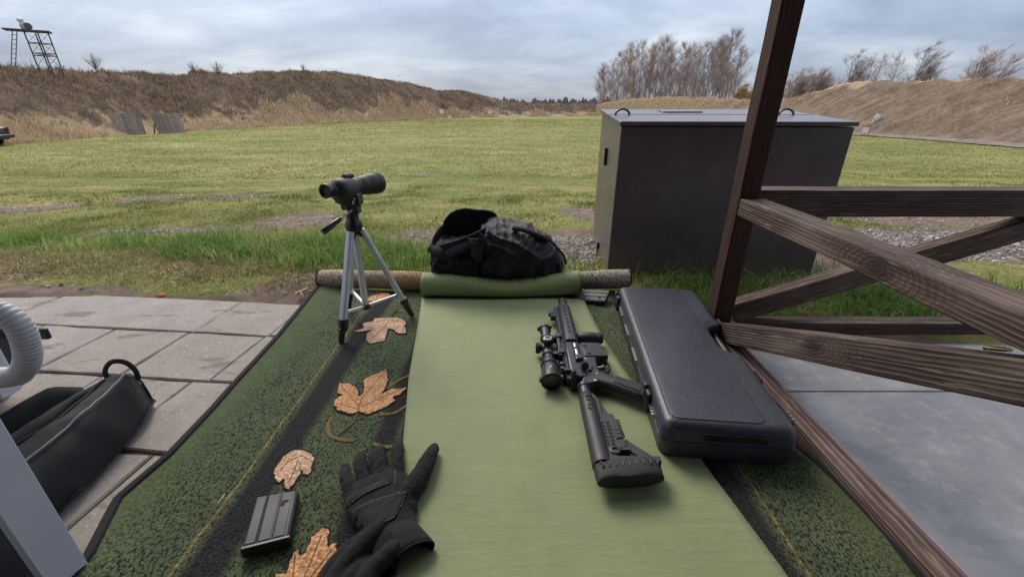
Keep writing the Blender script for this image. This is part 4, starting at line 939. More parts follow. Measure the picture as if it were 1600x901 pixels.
# stock
gp('buffer_tube', MB().lathe(g_(.200, -.002), (1, 0, 0), [(0, .0155), (.078, .0155), (.079, .018), (.090, .018), (.091, .0145)], 22), M_gun, smooth=True)
stt = MB(); rings = []
for s0, wa, wb in [(.250, .0155, .016), (.247, .0185, .0185), (.205, .0205, .021), (.010, .022, .022)]:
    rings.append([g_(s0, -.002 + wa * math.cos(2 * math.pi * j / 24), wb * math.sin(2 * math.pi * j / 24)) for j in range(24)])
stt.loft(rings); sto = gp('stock', stt, M_poly, smooth=True)
web = MB(); gprism(web, [(.246, .010), (.243, .018), (.208, .030), (.160, .041), (.154, .050), (.078, .058), (.058, .062), (.050, .045), (.040, .036), (.014, .030), (.012, .0), (.2, .0)], -.0125, .0125)
gp('stock_web', web, M_poly, sto, bevel=.002)
fr = MB(); fr.beam(g_(.078, .056), g_(.014, .116), .024, .010, (0, 0, 1)); fr.beam(g_(.070, .045), g_(.022, .100), .020, .003, (0, 0, 1)); gbox(fr, .010, .026, .0, .122, -.0155, .0155); gbox(fr, .046, .060, .03, .066, -.0115, .0115)
gp('stock_frame', fr, M_poly, sto, bevel=.002)
adj = MB(); gprism(adj, [(.165, .040), (.158, .050), (.118, .057), (.082, .062), (.078, .042), (.120, .036)], .012, .0155); adj_o = gp('adjustment_lever', adj, M_poly, sto, bevel=.002)
mk = MB()
for k in range(9): gbox(mk, .088 + k * .006, .0905 + k * .006, .054 + (.1 - .088 - k * .006) * .05, .0605, .0152, .0166)
mk.box(g_(.105, .047, .0155), (.0022, .012, .0012)); mk.box(g_(.093, .049, .0155), (.0022, .010, .0012)); gp('lever_ribs', mk, M_ins, adj_o)
ho = MB()
for k in range(7):
    for t0 in (.0145, .0275): gbox(ho, .060 + k * .0115, .0662 + k * .0115, t0, t0 + .0075, .0118, .0134)
for k in range(7): gbox(ho, .148 + k * .0115, .155 + k * .0115, .0125, .018, .0118, .0136)
gbox(ho, .165, .225, .0245, .0275, .0118, .0134)
for s0 in (.214, .180):
    gbox(ho, s0 - .009, s0 + .009, -.008, -.0062, .0205, .0222); gbox(ho, s0 + .0072, s0 + .009, -.008, .006, .0195, .0218); gbox(ho, s0 - .009, s0 - .0072, -.008, .003, .0198, .0222)
gp('hole_inlays', ho, M_ins, sto)  # black insets paint the shade inside the stock holes, nothing is cut
m = MB(); m.lathe(g_(.044, .030, .0115), (0, 0, 1), [(0, .0115), (.0035, .0115), (.0042, .0105), (.0042, .0068), (.001, .0066)], 22, caps=False); gp('sling_socket', m, M_gun, sto, smooth=True)
bp = MB(); rings = []
for s0, k in [(.014, .93), (.010, 1.0), (-.012, 1.0), (-.022, .96), (-.029, .86), (-.031, .7)]:
    ring = []
    for j in range(36):
        a = 2 * math.pi * j / 36; ca_, sa_ = math.cos(a), math.sin(a)
        tt = .049 + .071 * math.copysign(abs(ca_) ** .62, ca_) * (1 if s0 > -.02 else .985); nn = .0205 * k * math.copysign(abs(sa_) ** .75, sa_)
        ring.append(g_(s0 + .010 * (tt - .05) / .07 * (1 if tt > .05 else .3), tt, nn))
    rings.append(ring)
bp.loft(rings); bpo = gp('butt_pad', bp, M_rub, smooth=True)
gv = MB()
for k in range(9): gv.tube([g_(.006 + .0012 * k, -.010 + k * .0145, .0195), g_(-.002 + .0012 * k, -.004 + k * .0145, .0202), g_(-.010 + .0012 * k, -.008 + k * .0145, .0198)], .0018, 6)
gp('pad_grooves', gv, M_poly, bpo, smooth=True)
# vertical foregrip
m = MB(); m.lathe(g_(.553, .012), (0, -1, 0), [(0, .012), (.004, .017), (.014, .0175), (.018, .0195), (.040, .0205), (.062, .0195), (.066, .0175), (.070, .0175), (.072, .0195), (.084, .0195), (.087, .017), (.088, .012)], 22); gp('foregrip', m, M_poly, smooth=True)
# telescopic sight
T0 = -.088
tel = MB().lathe(g_(.308, T0), (1, 0, 0), [(0, .021), (.0005, .0245), (.006, .0275), (.012, .0275), (.013, .0262), (.052, .0262), (.060, .0245), (.066, .0245), (.072, .0225), (.105, .0165), (.118, .0160), (.25, .0155), (.262, .0165), (.29, .0175), (.300, .0175), (.3005, .0155)], 30, caps=False)
teo = gp('telescopic_sight', tel, M_gun, smooth=True)
m = MB(); m.lathe(g_(.312, T0), (1, 0, 0), [(0, .0001), (0, .0235)], 26, caps=False); gp('eyepiece_lens', m, M_lens, teo)
m = MB(); m.lathe(g_(.309, T0), (1, 0, 0), [(.0, .0255), (.0, .0295), (.011, .0295), (.012, .0265)], 30, caps=False); m.box(g_(.315, T0 - .031, .004), (.012, .006, .012)); m.box(g_(.315, T0 + .029, .012), (.011, .006, .010)); gp('lens_cap_rim', m, M_blk, teo, smooth=True)
m = MB(); m.lathe(g_(.601, T0), (1, 0, 0), [(0, .0185), (.0005, .0205), (.012, .0205), (.013, .018)], 24, caps=False); m.box(g_(.607, T0 - .023, .004), (.010, .007, .012)); m.box(g_(.607, T0 + .02, .012), (.009, .006, .008)); gp('lens_cap_rim', m, M_blk, teo, smooth=True)
m = MB()
for k in range(26):
    a = 2 * math.pi * k / 26; m.box(g_(.388, T0 + .0245 * math.cos(a), .0245 * math.sin(a)), (.014, .0035, .0035), Matrix.Rotation(-a, 3, 'X').to_4x4())
gp('zoom_ring', m, M_blk, teo)
m = MB(); m.box(g_(.345, T0 - .002, .0258), (.010, .0022, .001)); m.box(g_(.351, T0 + .001, .0258), (.004, .003, .001)); gp('mark', m, simple('white_mark', (.7, .7, .7), .6), teo)
def turret(o, d, name='turret'):
    m = MB(); m.lathe(o, d, [(0, .0105), (.010, .0105), (.011, .0155), (.015, .0165), (.026, .0165), (.0275, .0145)], 22)
    t_ = gp(name, m, M_gun, teo, smooth=True)
    k_ = MB(); d = Vector(d).normalized(); a0 = d.orthogonal().normalized(); b0 = d.cross(a0)
    for i in range(22):
        a = 2 * math.pi * i / 22; p = Vector(o) + d * .0205 + (a0 * math.cos(a) + b0 * math.sin(a)) * .0164
        k_.box(p, (.0016, .0016, .010), d.to_track_quat('Z', 'Y').to_matrix().to_4x4())
    gp('knurling', k_, M_blk, t_)
    m2 = MB(); m2.lathe(Vector(o) + d * .0272, d, [(0, .0118), (.001, .0118), (.0012, .0095), (.0004, .009)], 22, caps=False); gp('dial_ring', m2, M_alu, t_)
turret(g_(.488, T0, .010), (0, 0, 1)); turret(g_(.488, T0 - .010, 0), (0, 1, 0))
gp('saddle', gbox(MB(), .468, .508, T0 - .017, T0 + .017, -.017, .017), M_gun, teo, bevel=.005)
for s0 in (.445, .545):
    m = MB(); m.lathe(g_(s0 - .009, T0), (1, 0, 0), [(0, .0195), (.018, .0195)], 24); gbox(m, s0 - .009, s0 + .009, T0 + .012, T0 + .036, -.012, .012)
    gp('scope_ring', m, M_gun, bevel=.0015)
mt = MB(); gbox(mt, .425, .565, T0 + .032, -.0455, -.016, .016); gbox(mt, .433, .46, T0 + .030, -.038, .012, .020); gbox(mt, .53, .552, T0 + .030, -.038, .012, .020); gp('scope_mount', mt, M_gun, bevel=.002)
# folded sights on the rail
m = MB(); gbox(m, .690, .735, -.062, -.044, -.010, .012); m.lathe(g_(.712, -.060, .0), (0, 0, 1), [(0, .010), (.014, .010), (.016, .007)], 16); gbox(m, .716, .73, -.068, -.052, -.004, .014); gp('front_sight', m, M_gun, bevel=.002)
m = MB(); gbox(m, .345, .392, -.058, -.044, -.012, .012); m.lathe(g_(.355, -.052, .011), (0, 0, 1), [(0, .007), (.006, .007), (.007, .005)], 14); m.lathe(g_(.378, -.052, .011), (0, 0, 1), [(0, .0075), (.007, .0075), (.008, .005)], 14); gbox(m, .338, .35, -.05, -.03, -.016, .02); gp('rear_sight', m, M_gun, bevel=.0015)

# ================================================================== MAGAZINES
M_magb = simple('blued_steel', (.026, .029, .042), .5, (.021, .024, .035), 14, .08, 300, spec=.35)
def magazine(label, loc, rz, tilt=(0, 0)):
    t = thing('magazine', label, 'magazine', loc, rz, 'rifle magazines on the rug')
    t.rotation_euler = (tilt[0], tilt[1], rz)
    b = MB(); b.loft([[(-.0385, -.055, .0), (.0385, -.055, .0), (.0385, .050, .0), (-.0385, .056, .0)], [(-.0385, -.055, .021), (.0385, -.055, .021), (.0385, .050, .021), (-.0385, .056, .021)]])
    bo = b.build('body', M_magb, t, bevel=.003, world=False)
    r = MB()
    for x0, w_ in ((-.027, .016), (-.004, .020), (.0205, .018)): r.box((x0, -.003 , .0212), (w_, .098, .0016))
    r.build('pressed_rib', M_magb, bo, bevel=.0008, seg=1, world=False)
    g1 = MB(); g1.box((-.0165, -.001, .0213), (.0042, .106, .0010)); g1.box((.0090, -.003, .0213), (.0018, .104, .0010)); g1.box((.0345, -.003, .0213), (.0014, .1, .0010)); g1.build('groove', M_ins, bo, world=False)
    h = MB(); h.box((.0185, .026, .0217), (.0125, .0065, .0016)); h.lathe((.015, .020, .0214), (0, 0, 1), [(0, .0042), (.0013, .0042)], 12); h.build('catch_hole', M_ins, bo, world=False)
    MB().box((0, -.058, .0105), (.081, .008, .0245)).build('floor_plate', M_blk, t, bevel=.002, world=False)
    return t
magazine('blue black rifle magazine lying flat on the rug left of the gloves', (-.461, .568, .0105), R(17.4))
mg2 = magazine('black rifle magazine lying beside the rolled mat end near the hard case', (.350, 1.60, .012), R(-112), (R(8), R(16)))
for c in mg2.children_recursive:
    if c.name.startswith('body') or c.name.startswith('pressed'): c.data.materials[0] = M_poly

# ================================================================== GLOVES
M_glove = fabric('glove_fabric', (.0105, .0105, .0115), .9, 700, .4); M_suede = fabric('glove_suede', (.014, .014, .015), .8, 500, .3)
M_stitch = simple('pale_stitch', (.36, .36, .38), .8)
def ell(m, c, ax, r, n=16, k=10):
    """ellipsoid with axes given by a 3x3 matrix"""
    c = Vector(c); rings = []
    for i in range(1, k):
        th = math.pi * i / k
        rings.append([c + ax @ Vector((r[0] * math.cos(th), r[1] * math.sin(th) * math.cos(2 * math.pi * j / n), r[2] * math.sin(th) * math.sin(2 * math.pi * j / n))) for j in range(n)])
    return m.loft(rings)
def finger(m, pts, r):
    P_ = smooth_path(pts, 6); k = len(P_); rr = [np.interp(i / (k - 1), np.linspace(0, 1, len(r)), r) for i in range(k)]
    P2 = [P_[0]] + P_; d = (P_[-1] - P_[-2]).normalized()
    ends = [P_[-1] + d * rr[-1] * q_ for q_ in (.4, .75, .95)]; re = [rr[-1] * q_ for q_ in (.92, .66, .3)]
    return m.tube(P_ + ends, [float(x) for x in rr] + [float(x) for x in re], 12)
def frame(d, up=(0, 0, 1)):
    d = Vector(d).normalized(); s_ = Vector(up).cross(d).normalized(); u = d.cross(s_)
    return Matrix((d, s_, u)).transposed()
g1 = thing('glove', 'black work glove lying palm patch up with fingers spread on the mat edge', 'glove', (-.26, .58, .012), 0, 'pair of black gloves')
m = MB()
wr, kn = Vector((-.215, .520, .034)), Vector((-.283, .640, .038))
F1_ = frame(kn - wr); side = F1_.col[1]
rings = []
for t, wd, th, dz in [(-.2, .046, .0215, .0), (.1, .047, .0225, .0), (.3, .050, .024, 0), (.55, .060, .025, 0), (.8, .064, .023, 0), (1.0, .062, .019, -.002), (1.12, .052, .014, -.006)]:
    c0 = wr.lerp(kn, t) + Vector((0, 0, dz)); rings.append([c0 + side * wd * math.copysign(abs(math.cos(a)) ** .8, math.cos(a)) + Vector((0, 0, 1)) * th * math.sin(a) for a in [2 * math.pi * j / 24 for j in range(24)]])
m.loft(rings)
finger(m, [(-.314, .598, .034), (-.345, .645, .040), (-.364, .684, .026)], [.0140, .0128, .0122])
finger(m, [(-.300, .630, .036), (-.329, .682, .044), (-.341, .718, .026)], [.0138, .0132, .0125])
finger(m, [(-.270, .644, .036), (-.293, .700, .046), (-.303, .737, .028)], [.0142, .0136, .0126])
finger(m, [(-.238, .650, .036), (-.256, .712, .046), (-.265, .752, .028)], [.0142, .0134, .0122])
finger(m, [(-.222, .585, .034), (-.196, .640, .040), (-.184, .690, .044), (-.178, .735, .036)], [.026, .022, .0175, .0125])
ell(m, (-.226, .585, .034), F1_, (.05, .04, .022))
gpalm = m.build('glove_body', M_glove, g1, remesh=.0021)
gpalm.modifiers.new('sub', 'SUBSURF').render_levels = 1
tex_n = bpy.data.textures.new('wrinkle', 'CLOUDS'); tex_n.noise_scale = .016
dm = gpalm.modifiers.new('wrinkle', 'DISPLACE'); dm.texture = tex_n; dm.strength = .0045; dm.texture_coords = 'LOCAL'
cf = MB(); ax_ = (wr - kn).normalized(); rings = []
for t, wd, th in [(-.01, .045, .0225), (.018, .046, .0225), (.036, .047, .0235), (.047, .047, .024)]:
    c0 = wr + Vector((.010, .004, 0)) + (ax_ + Vector((.35, 0, 0))).normalized() * t; rings.append([c0 + side * wd * math.cos(a) * .8 + Vector((0, 0, 1)) * max(th * math.sin(a), -.019) for a in [2 * math.pi * j / 26 for j in range(26)]])
cf.loft(rings, caps=False); cfo = cf.build('cuff', M_glove, g1, smooth=True, solid=.003)
MB().tube(rings[-1] + [rings[-1][0]], .0018, 6).build('hem', M_suede, cfo, smooth=True)
# second glove, mostly out of frame: fingers lie over the cuff of the first
g2 = thing('glove', 'second black glove crumpled in front, its fingers lying against the other cuff', 'glove', (-.25, .42, .012), 0, 'pair of black gloves')
m = MB()
finger(m, [(-.300, .405, .030), (-.282, .462, .043), (-.252, .512, .052), (-.236, .540, .046)], [.018, .0165, .0155, .014])
finger(m, [(-.318, .415, .024), (-.305, .465, .032), (-.282, .505, .034), (-.262, .527, .028)], [.017, .0165, .0155, .014])
finger(m, [(-.250, .400, .032), (-.238, .445, .044), (-.208, .488, .046), (-.186, .508, .034)], [.018, .017, .016, .014])
finger(m, [(-.276, .400, .034), (-.262, .452, .040), (-.240, .480, .030)], [.017, .016, .014])
finger(m, [(-.235, .380, .030), (-.205, .41, .034), (-.185, .44, .03)], [.02, .018, .014])
rings = []
for t, wd, th in [(-.1, .05, .022), (.2, .056, .026), (.6, .058, .027), (1.05, .05, .02)]:
    c0 = Vector((-.275, .41, .034)).lerp(Vector((-.25, .29, .034)), t); rings.append([c0 + Vector((1, .2, 0)) * wd * math.cos(a) + Vector((0, 0, 1)) * th * math.sin(a) for a in [2 * math.pi * j / 20 for j in range(20)]])
m.loft(rings); g2b = m.build('glove_body', M_glove, g2, remesh=.003)
g2b.modifiers.new('sub', 'SUBSURF').render_levels = 1
dm = g2b.modifiers.new('wrinkle', 'DISPLACE'); dm.texture = tex_n; dm.strength = .004; dm.texture_coords = 'LOCAL'
# palm patch, seams and stitches dropped onto the glove
bpy.context.view_layer.update(); dg = bpy.context.evaluated_depsgraph_get()
def drop(o, pts, lift=.0006):
    ev = o.evaluated_get(dg); Mi = o.matrix_world.inverted(); out = []
    for p in pts:
        ok, loc, nrm, _ = ev.ray_cast(Mi @ Vector((p[0], p[1], .4)), Vector((0, 0, -1)))
        out.append((o.matrix_world @ loc + Vector((0, 0, lift))) if ok else None)
    return out
def dense(p, step=.003, closed=False):
    P_ = [Vector((*q_, 0)) for q_ in p] + ([Vector((*p[0], 0))] if closed else []); out = []
    for a, b in zip(P_, P_[1:]):
        n = max(1, int((b - a).length / step)); out += [a.lerp(b, i / n) for i in range(n)]
    return out + [P_[-1]]
def patch(o, poly, mat, name, par, lift=.0016):
    us_ = np.linspace(0, 1, 14); P4 = [Vector((*p, 0)) for p in poly]; rows_ = []
    for a in us_:
        l_, r_ = P4[0].lerp(P4[3], a), P4[1].lerp(P4[2], a); rows_.append(drop(o, [l_.lerp(r_, b) for b in us_], lift))
    rows_ = [[p if p is not None else rows_[7][7] for p in r_] for r_ in rows_]
    return MB().grid(rows_).build(name, mat, par, smooth=True, solid=.0016)
pp = patch(gpalm, [(-.277, .500), (-.216, .540), (-.206, .600), (-.310, .560)], M_suede, 'palm_patch', g1)
patch(gpalm, [(-.316, .572), (-.244, .617), (-.250, .632), (-.323, .588)], M_suede, 'knuckle_strip', g1)
def stitches(path, name='stitching', closed=False, step=.0035):
    pts = drop(gpalm, dense(path, step, closed), .0022); m = MB()
    for a, b in zip(pts[::2], pts[1::2]):
        if a and b and (b - a).length < .008: m.tube([a, a.lerp(b, .85)], .0005, 5)
    m.build(name, M_stitch, g1)
stitches([(-.279, .504), (-.218, .542), (-.209, .572), (-.208, .597), (-.306, .558)], closed=True)
stitches([(-.274, .518), (-.286, .542)]); stitches([(-.286, .545), (-.262, .562), (-.246, .566), (-.224, .586), (-.222, .60)])
stitches([(-.318, .573), (-.245, .617)], step=.003); stitches([(-.244, .655), (-.234, .614)]); stitches([(-.285, .606), (-.255, .622)], step=.0025); stitches([(-.318, .575), (-.322, .59), (-.305, .60)], step=.0025)
# ================================================================== TRIPOD AND SPOTTING SCOPE
tp = thing('tripod', 'small silver aluminium tripod with black feet standing on the rug', 'tripod', (-.543, 1.404, .008))
top = Vector((-.538, 1.395, .378))
feet = [Vector((-.585, 1.246, .012)), Vector((-.386, 1.449, .012)), Vector((-.657, 1.52, .012))]
for f_ in feet:
    d = (f_ - top).normalized(); out_ = Vector((d.x, d.y, 0)).normalized(); a = top + out_ * .022 + Vector((0, 0, -.012)); d = (f_ - a)
    lg = MB(); p0, p1 = a, a + d * .80
    dd = (p1 - p0).normalized(); sx = dd.cross(Vector((0, 0, 1))).normalized(); uz = sx.cross(dd)
    rings = []
    for p in (p0, p1):
        rings.append([p + sx * .0125 * math.copysign(abs(math.cos(t)) ** .6, math.cos(t)) + uz * .0105 * math.copysign(abs(math.sin(t)) ** .6, math.sin(t)) for t in [2 * math.pi * j / 16 for j in range(16)]])
    lg.loft(rings); lo_ = lg.build('leg', M_alu, tp, smooth=True)
    ft = MB(); ft.tube([a + d * .79, a + d * .835, a + d * .84, a + d * .872, a + d * .876, a + d * .90, a + d * .905, a + d * .96, a + d * 1.0], [.0155, .0155, .0125, .0125, .0145, .0145, .0105, .0105, .009], 12); ft.build('leg_lock', M_blk, lo_, smooth=True)
    cl_ = MB(); q0 = a + d * .83; cl_.beam(q0 - sx * .016 - dd * .018, q0 - sx * .016 + dd * .02, .007, .012); cl_.build('clamp', M_blk, lo_, bevel=.002)
    kn_ = MB(); kn_.beam(top + Vector((0, 0, -.006)), a + d * .05, .024, .024); kn_.build('leg_hinge', M_blk, lo_, bevel=.004)
hub = Vector((-.543, 1.404, .074))
for f_ in feet:
    b = top.lerp(f_, .74) * 1.0; MB().beam(hub, b, .011, .009).build('strut', M_alu, tp, bevel=.001)
    MB().box(b, (.016, .016, .014)).build('strut_joint', M_blk, tp, bevel=.003)
MB().tube([hub + Vector((0, 0, -.006)), top], .0115, 16).build('centre_column', M_alu, tp, smooth=True)
MB().lathe(hub + Vector((0, 0, -.012)), (0, 0, 1), [(0, .010), (.004, .017), (.018, .017), (.022, .013)], 18).build('strut_hub', M_blk, tp, smooth=True)
MB().lathe(top + Vector((0, 0, -.014)), (0, 0, 1), [(0, .022), (.006, .027), (.03, .027), (.036, .022), (.05, .019), (.062, .019)], 20).build('collar', M_blk, tp, smooth=True)
hd = MB(); hd.box(top + Vector((.010, .0, .070)), (.034, .044, .05)); hd.box(top + Vector((-.006, 0, .088)), (.075, .045, .010)); hd.box(top + Vector((.028, 0, .094)), (.018, .05, .040)); hd.build('pan_head', M_blk, tp, bevel=.005)
MB().tube([top + Vector((.026, -.028, .105)), top + Vector((.020, -.031, .083))], .004, 8).build('tilt_bracket', M_pin, tp, smooth=True)
MB().box(top + Vector((-.010, .0, .1005)), (.07, .04, .006)).build('quick_plate', simple('dull_plate', (.45, .44, .36), .6), tp, bevel=.001)
pa, pb = top + Vector((.010, -.020, .062)), top + Vector((-.058, -.115, .012))
MB().tube([pa, pb], .0032, 10).build('pan_rod', M_pin, tp, smooth=True)
MB().tube([pa.lerp(pb, .38), pa.lerp(pb, .45), pa.lerp(pb, .97), pb], [.005, .0075, .0105, .009], 14).build('pan_grip', M_gloss, tp, smooth=True)

M_scope = simple('scope_rubber', (.021, .022, .026), .55, (.017, .018, .021), 20, .2, 900)
ss = thing('spotting_scope', 'black spotting scope with thick objective tube on top of the silver tripod', 'spotting scope', (-.553, 1.385, .485))
yaw = R(21); D = Vector((math.sin(yaw), math.cos(yaw), -.035)).normalized(); c0 = Vector((-.556, 1.385, .531)); sd_ = Vector((D.y, -D.x, 0)).normalized(); Z_ = sd_.cross(D)
MB().lathe(c0 + D * .018 + Vector((0, 0, .004)), D, [(0, .031), (.045, .0325), (.052, .0325), (.053, .0335), (.075, .0365), (.1, .039), (.102, .0405), (.148, .0425), (.150, .0445), (.170, .0445), (.174, .0425), (.174, .039), (.15, .037)], 34, caps=False).build('objective_tube', M_scope, ss, smooth=True)
MB().lathe(c0 + D * .16 + Vector((0, 0, .004)), D, [(0, .0001), (.0, .038)], 26, caps=False).build('objective_lens', M_lens, ss)
hs = MB(); rings = []
for t, w_, h_, dz in [(-.058, .020, .020, .006), (-.054, .030, .030, .005), (-.044, .041, .042, .001), (-.026, .047, .051, -.006), (0.0, .0475, .053, -.008), (.018, .045, .050, -.006), (.034, .036, .040, -.001), (.042, .030, .032, .003)]:
    c_ = c0 + D * t + Z_ * dz; rings.append([c_ + sd_ * w_ * math.cos(a) + Z_ * h_ * math.sin(a) for a in [2 * math.pi * j / 30 for j in range(30)]])
hs.loft(rings); hs.build('prism_housing', M_scope, ss, smooth=True)
rg = MB(); rg.lathe(c0 + D * .02 + Z_ * -.006, D, [(0, .0478), (.002, .0485), (.004, .0478)], 34, caps=False); rg.build('seam', M_blk, ss, smooth=True)
ey = MB(); e0 = c0 - D * .054 + Z_ * .008
ey.lathe(e0, -D, [(0, .026), (.004, .0275), (.008, .0245), (.010, .0225), (.024, .0225), (.026, .0245), (.040, .0255), (.052, .0268), (.054, .0255), (.054, .0205), (.046, .013), (.046, .0001)], 30, caps=False); eo = ey.build('eyepiece', M_blk, ss, smooth=True)
gr_ = MB()
for k in range(30):
    a = 2 * math.pi * k / 30; p = e0 - D * .0175 + (sd_ * math.cos(a) + Z_ * math.sin(a)) * .0226; gr_.box(p, (.0024, .0024, .012), D.to_track_quat('Z', 'Y').to_matrix().to_4x4())
gr_.build('grip_ring', M_scope, eo)
MB().lathe(e0 - D * .0455, -D, [(0, .0001), (0, .009)], 20, caps=False).build('eye_lens', M_lens, eo)
fk = MB(); fk.lathe(c0 + Z_ * .047 + D * .026 - sd_ * .0, D, [(-.03, .006), (-.028, .010), (.006, .011), (.010, .0105), (.011, .008), (.020, .008), (.022, .006)], 18); fk.build('focus_knob', M_scope, ss, smooth=True)
MB().box(c0 + Z_ * -.062 + D * .004, (.034, .05, .026), Matrix.Rotation(-yaw, 3, 'Z').to_4x4()).build('mounting_foot', M_blk, ss, bevel=.004)
lg_ = MB(); lg_.tube([c0 + sd_ * .0445 + D * .012 + Z_ * -.018, c0 + sd_ * .0455 + D * .0 + Z_ * -.014, c0 + sd_ * .0458 + D * -.006 + Z_ * -.018], .0008, 5); lg_.build('emblem', simple('grey_print', (.12, .12, .13), .5), ss)

ss.scale = (.86, .86, .86); ss.location = (-.543, 1.392, .464)
# ================================================================== DUFFEL BAG
M_nyl = fabric('black_nylon', (.017, .0155, .0205), .5, 600, .5); M_nyl2 = fabric('black_canvas', (.008, .008, .009), .85, 500, .4); M_web = fabric('webbing', (.016, .016, .018), .7, 900, .5)
db = thing('duffel_bag', 'black nylon duffel bag with loose straps standing on the rolled mat end', 'bag', (-.07, 1.79, .07))
def wrinkle(p, a, seed, f=14):
    v = Vector(p); q_ = v * f + Vector((seed, seed * .3, 0))
    r1 = 1 - abs(noise.noise((q_.x * .9 + q_.z * .7, q_.y * .5, q_.z * 1.3 - q_.x * .4))) * 2
    r2 = 1 - abs(noise.noise((q_.x * 2.2 - q_.z, q_.y, q_.z * 1.8 + seed))) * 2
    r3 = noise.noise((q_.x * 5, q_.y * 2, q_.z * 5 + seed))
    return a * (1.15 * max(0, r1) ** 3 + .5 * max(0, r2) ** 2 + .35 * r3 - .3)
def sack(stations, seed, amp, n=110, exp=.72, f=14):
    """stations: x, y centre, z bottom, z top, depth half; superelliptic rings along x"""
    S = np.array(stations, float); xs = np.linspace(S[0, 0], S[-1, 0], 120); rings = []
    for i, x in enumerate(xs):
        yc_, zb, zt, hd_ = [float(np.interp(x, S[:, 0], S[:, k])) for k in (1, 2, 3, 4)]
        ring = []
        for j in range(n):
            a = 2 * math.pi * j / n; ca_, sa_ = math.cos(a), math.sin(a)
            y = yc_ + hd_ * math.copysign(abs(ca_) ** exp, ca_); z = (zb + zt) / 2 + (zt - zb) / 2 * math.copysign(abs(sa_) ** exp, sa_)
            nv = Vector((0, ca_, sa_)); w_ = wrinkle((x, y, z), amp, seed, f) * (1 if z > zb + .012 else .2)
            ring.append(Vector((x, y, z)) + nv * w_)
        rings.append(ring)
    return MB().loft(rings)
sack([(-.352, 1.80, .095, .15, .05), (-.345, 1.80, .085, .19, .10), (-.325, 1.795, .078, .205, .125), (-.27, 1.79, .072, .215, .135), (-.18, 1.79, .066, .215, .135), (-.10, 1.79, .062, .25, .13), (-.03, 1.79, .060, .285, .12)], 3.0, .014).build('body', M_nyl2, db, smooth=True)
sack([(-.15, 1.80, .060, .20, .08), (-.135, 1.785, .056, .262, .115), (-.10, 1.78, .054, .288, .135), (-.04, 1.775, .052, .292, .142), (.03, 1.775, .050, .278, .142), (.10, 1.78, .048, .255, .14), (.16, 1.785, .048, .225, .13), (.205, 1.79, .052, .175, .105), (.225, 1.80, .062, .135, .075), (.233, 1.80, .075, .11, .03)], 9.0, .017, f=11).build('end_compartment', M_nyl, db, smooth=True)
# front pocket with sagging lip, drawn sleeve, flap, straps
sack([(-.345, 1.695, .085, .155, .02), (-.33, 1.69, .078, .18, .035), (-.25, 1.682, .070, .178, .04), (-.17, 1.68, .066, .17, .04), (-.12, 1.685, .066, .15, .025)], 5.0, .013).build('front_pocket', M_nyl2, db, smooth=True)
sack([(-.135, 1.70, .105, .14, .01), (-.125, 1.675, .095, .165, .028), (-.10, 1.662, .10, .185, .032), (-.06, 1.665, .12, .20, .022), (-.045, 1.68, .15, .20, .01)], 12.0, .010, f=22).build('pulled_sleeve', M_nyl, db, smooth=True)
arch = [(-.318, .165), (-.310, .262), (-.290, .298), (-.258, .322), (-.215, .334), (-.165, .328), (-.115, .326), (-.082, .312), (-.068, .282), (-.060, .165)]
fl = MB(); rows_ = []
for i, (x, z) in enumerate(smooth_path([(a, b, 0) for a, b in arch], 5) and [(p.x, p.y) for p in smooth_path([(a, b, 0) for a, b in arch], 5)]):
    cxm, czm = -.19, .17
    rows_.append([Vector((cxm + (x - cxm) * k, 1.865 + .03 * (1 - k) + .012 * noise.noise((x * 20, k * 3, 1)), czm + (z - czm) * k)) for k in (1, .96, .85, .65, .4, .15)])
fl.grid(rows_); flo = fl.build('flap', M_nyl2, db, smooth=True, solid=.008)
MB().tube([r_[0] for r_ in rows_], .0048, 7).build('zip_edge', M_web, flo, smooth=True)
def ribbon(pts, wd, nrm, name, mat, par=db, k=6):
    P_ = smooth_path(pts, k); rows_ = []
    for i, p in enumerate(P_):
        t = (P_[min(i + 1, len(P_) - 1)] - P_[max(i - 1, 0)]).normalized(); s_ = t.cross(Vector(nrm)).normalized(); rows_.append([p - s_ * wd / 2, p, p + s_ * wd / 2])
    return MB().grid(rows_).build(name, mat, par, smooth=True, solid=.003)
ribbon([(-.29, 1.66, .175), (-.24, 1.648, .205), (-.19, 1.655, .225), (-.15, 1.67, .247)], .036, (0, -1, .5), 'strap', M_web)
ribbon([(-.15, 1.655, .258), (-.142, 1.640, .225), (-.146, 1.632, .19), (-.155, 1.636, .178)], .05, (0, -1, .25), 'strap', M_web)
ribbon([(-.10, 1.665, .285), (-.06, 1.648, .255), (-.02, 1.637, .225), (.0, 1.636, .205)], .016, (0, -1, .4), 'strap', M_web)
ribbon([(-.345, 1.705, .18), (-.33, 1.672, .205), (-.30, 1.655, .20), (-.285, 1.65, .172)], .04, (.2, -1, .5), 'strap', M_web)
bk = MB()
for a, b in (((-.178, 1.640, .246), (-.112, 1.645, .236)), ((-.178, 1.642, .262), (-.112, 1.647, .252)), ((-.178, 1.640, .244), (-.178, 1.642, .264)), ((-.112, 1.645, .234), (-.112, 1.647, .254))): bk.tube([a, b], .0035, 8)
bk.build('buckle', M_gloss, db, smooth=True)
